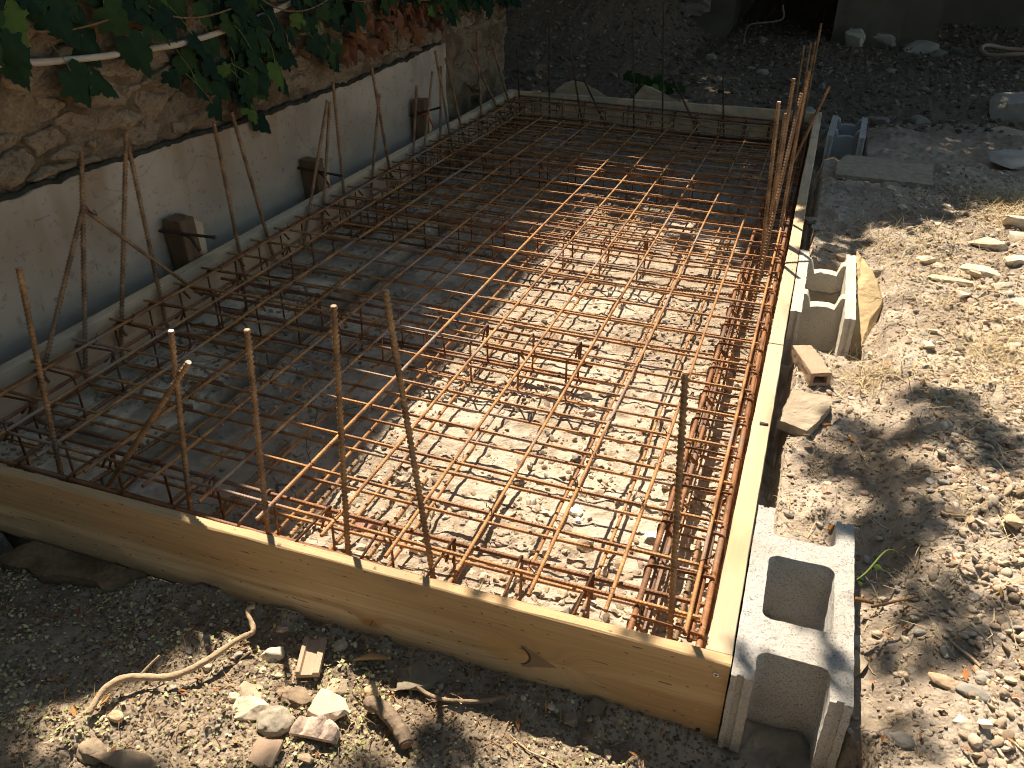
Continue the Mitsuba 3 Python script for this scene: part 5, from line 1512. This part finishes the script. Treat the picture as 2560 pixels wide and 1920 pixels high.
STRAW = [(0.50, 0.41, 0.25), (0.57, 0.49, 0.33), (0.42, 0.34, 0.21)]
straw('dry_grass', 1700, [(0.86, 3.2, 0.10, 0.5), (0.95, 3.05, 0.1, 0.3), (0.75, 2.88, 0.10, 0.18), (0.42, 2.50, 0.13, 0.24), (0.62, 1.52, 0.08, 0.22), (0.75, 1.72, 0.07, 0.16), (0.27, 1.33, 0.05, 0.12), (0.50, 2.0, 0.25, 0.35), (0.6, 1.2, 0.2, 0.2), (0.22, 1.62, 0.03, 0.06), (0.45, 0.5, 0.2, 0.15)], 14, STRAW)
labels['dry_grass'] = {'kind': 'stuff', 'label': 'straw-coloured dry grass on the sunlit right bank', 'category': 'dry grass'}
straw('fallen_needles', 1100, [(-0.75, -0.2, 0.22, 0.5), (-1.1, -0.2, 0.22, 0.3), (-0.4, -0.12, 0.15, 0.12), (0.12, 0.9, 0.12, 0.12), (-0.7, 0.25, 0.2, 0.1)], 15, [(0.24, 0.16, 0.10), (0.36, 0.26, 0.16), (0.16, 0.11, 0.075)], (0.012, 0.05), 0.2)
labels['fallen_needles'] = {'kind': 'stuff', 'label': 'brown twigs and needles scattered on the foreground soil', 'category': 'leaf litter'}

# ------------------------------------------------------------------ trees that cast the shade (they stand outside the photograph)
SUNV = SUN / SUN[2]


def crown(name, spots_, seed, leafsize=(0.05, 0.09)):
    """Leaves hung in clumps: (x, y, height, radius, count); each clump is given by the point its shade falls on and its height along the sun."""
    g = np.random.default_rng(seed)
    Vs, Cs = [], []
    for (gx_, gy_, h, r, n) in spots_:
        c = np.array([gx_, gy_, 0.1]) + SUNV * h
        p = g.normal(size=(n, 3)); p /= np.linalg.norm(p, axis=1, keepdims=True)
        p = c + p * (r * g.random((n, 1)) ** 0.5) * [1, 1, 0.8]
        L_ = g.uniform(*leafsize, n)[:, None] / 2
        d = g.normal(size=(n, 3)); d /= np.linalg.norm(d, axis=1, keepdims=True)
        s = np.cross(d, g.normal(size=(n, 3))); s /= np.linalg.norm(s, axis=1, keepdims=True)
        Vs.append(np.stack([p - d * L_, p - s * L_ * 0.6, p + d * L_, p + s * L_ * 0.6], 1).reshape(-1, 3))
        Cs.append(np.repeat(np.array([(0.045, 0.09, 0.03)]) * g.uniform(0.7, 1.3, (n, 1)), 4, 0))
    V, C_ = np.vstack(Vs), np.vstack(Cs)
    n = len(V) // 4
    F = (np.array([[0, 1, 2], [0, 2, 3]])[None] + (np.arange(n) * 4)[:, None, None]).reshape(-1, 3)
    put(name, (V, F), 'mat_leaf', color=C_)


def limbs(trunk, targets, r0):
    ms = [tube(CubicSpline([0, 1, 2], np.array(trunk))(np.linspace(0, 2, 16)), np.linspace(r0, r0 * 0.6, 16), 12)]
    top = np.array(trunk[-1], float)
    for tg in targets:
        tg = np.array(tg, float)
        mid = (top + tg) / 2 + [0, 0, 0.35]
        ms.append(tube(CubicSpline([0, 1, 2], np.array([top, mid, tg]))(np.linspace(0, 2, 14)), np.linspace(r0 * 0.4, r0 * 0.06, 14), 8))
    return join(ms)


big = thing('shade_tree', 'broad leafy tree shading the back of the site', 'tree')
cl = []
gt = np.random.default_rng(55)


def far_edge(x):
    return np.interp(x, [-2.2, -1.3, -0.92, -0.5, -0.2, 0.1, 0.35, 0.57, 0.85, 1.1, 2.0, 6.0], [2.75, 2.95, 3.25, 2.9, 2.65, 2.4, 2.5, 2.8, 3.1, 3.5, 4.4, 6.0])


for _ in range(2600):
    x = gt.uniform(-4.5, 5.5); y = gt.uniform(2.7, 12.5)
    if y < far_edge(x) + 0.28:
        continue
    near = y < far_edge(x) + 0.8
    cl.append((x, y, gt.uniform(2.6, 4.2) if near else gt.uniform(3.0, 6.5), 0.22 if near else 0.5, 120 if near else 150))
for _ in range(420):         # keep the rim of the shade closed
    x = gt.uniform(-1.6, 2.4); y = far_edge(x) + gt.uniform(0.25, 0.9)
    cl.append((x, y, gt.uniform(2.8, 4.0), 0.18, 70))
for _ in range(60):          # ragged dappled fringe
    x = gt.uniform(-1.4, 1.1); y = far_edge(x) + gt.uniform(-0.28, 0.25)
    cl.append((x, y, gt.uniform(2.6, 3.4), gt.uniform(0.06, 0.12), 20))
crown(new_key(big + '__crown'), cl, 60, (0.07, 0.13))
tr = [(3.4, 7.0, -0.1), (3.3, 7.1, 1.6), (3.0, 7.2, 3.2)]
part(big, 'trunk', limbs(tr, [np.array([x, y, 0.1]) + SUNV * h for x, y, h in ((0.2, 3.4, 3.0), (1.0, 5.0, 3.6), (-1.5, 4.2, 3.2), (-2.0, 7.0, 4.4), (2.5, 8.0, 4.5), (1.0, 9.5, 5.0), (4.0, 10.0, 5.0))], 0.22), 'mat_bark', smooth=True)

small = thing('shade_tree', 'light open tree casting dappled spots over the right soil and foreground', 'tree')
cl = []
BLOBS = [(0.220,1.040),(0.300,0.940),(0.410,1.130),(0.490,1.100),(0.540,0.990),(0.170,0.880),(0.270,0.800),(0.340,0.730),(0.540,0.850),(0.590,0.900),(0.41,0.95)]
for (x, y) in BLOBS:
    cl.append((x, y, 3.6 + 0.5 * gt.random(), 0.09, 95))
for (x, y) in [(0.235, 0.585), (0.29, 0.55), (0.35, 0.52), (0.26, 0.50), (0.31, 0.60), (0.37, 0.57), (0.24, 0.45), (0.30, 0.45)]:
    cl.append((x, y, 3.4 + 0.3 * gt.random(), 0.09, 95))
for (x, y) in [(0.05, 0.02), (0.03, -0.005), (0.165, 0.095), (0.185, 0.05), (0.14, 0.14), (0.02, 0.06), (0.18, 0.47)]:
    cl.append((x + 0.03, y - 0.05, 2.6, 0.035, 9))
for (x, y) in [(0.37, 0.33), (0.33, 0.28), (0.41, 0.24), (0.44, 0.21), (0.30, 0.18), (0.25, -0.04), (0.31, -0.02), (0.36, 0.19), (0.47, 0.30)]:
    cl.append((x, y, 3.2 + 0.3 * gt.random(), 0.065, 24))
for (x, y) in [(-0.63, -0.24), (-0.53, -0.14), (-0.50, -0.18), (-0.47, -0.22), (-0.48, -0.12), (-0.66, -0.29), (-0.84, -0.335), (-0.80, -0.31), (-1.03, -0.385), (-0.98, -0.36), (-0.74, -0.31), (-0.41, -0.19), (-1.37, -0.32), (-1.42, -0.24), (-1.3, -0.16), (-1.2, -0.13), (-1.12, -0.10), (-0.43, -0.24), (-0.55, -0.27)]:
    cl.append((x, y, 3.0 + 0.3 * gt.random(), 0.055, 30))
for (x, y) in [(-0.55, 0.03), (-0.48, 0.02), (-0.43, 0.02), (-0.18, 0.02), (-0.14, 0.01), (-0.04, 0.0)]:
    cl.append((x + 0.03, y - 0.05, 2.8, 0.03, 7))
for (x, y) in [(-1.25, -0.42), (-1.35, -0.40), (-1.15, -0.43), (-1.3, -0.36), (-1.42, -0.33), (-1.36, -0.28), (-1.08, -0.42), (-0.92, -0.41), (-0.97, -0.40), (-0.88, -0.385), (-1.2, -0.47), (-1.0, -0.46), (-0.58, -0.30), (-0.66, -0.33), (-0.49, -0.27), (-0.36, -0.20), (-0.3, -0.17), (-0.80, -0.43), (-0.7, -0.40)]:
    cl.append((x, y, 3.1 + 0.3 * gt.random(), 0.055, 34))
crown(new_key(small + '__crown'), cl, 61, (0.035, 0.06))
tr = [(2.9, 3.6, -0.1), (2.8, 3.55, 1.4), (2.3, 3.4, 2.6)]
part(small, 'trunk', limbs(tr, [np.array([x, y, 0.1]) + SUNV * 2.6 for x, y in ((0.4, 1.0), (0.3, 0.55), (0.35, 0.25))], 0.10), 'mat_bark', smooth=True)

hedge = thing('shade_tree', 'dense evergreen hedge tree standing behind the viewpoint', 'tree')
cl = []
for _ in range(420):
    x, y, z = gt.uniform(-5.5, 3.0), gt.uniform(-6.0, -2.6), gt.uniform(0.2, 4.8)
    q = np.array([x, y, z]) - SUNV * z
    cl.append((q[0], q[1], z, 0.42, 90))
crown(new_key(hedge + '__crown'), cl, 62, (0.08, 0.15))
part(hedge, 'trunk', limbs([(-1.5, -4.4, -0.1), (-1.45, -4.4, 1.0), (-1.4, -4.35, 2.0)], [(-3.5, -4.5, 3.0), (0.5, -4.2, 3.2), (-1.4, -5.0, 4.2), (2.2, -4.4, 2.6)], 0.14), 'mat_bark', smooth=True)
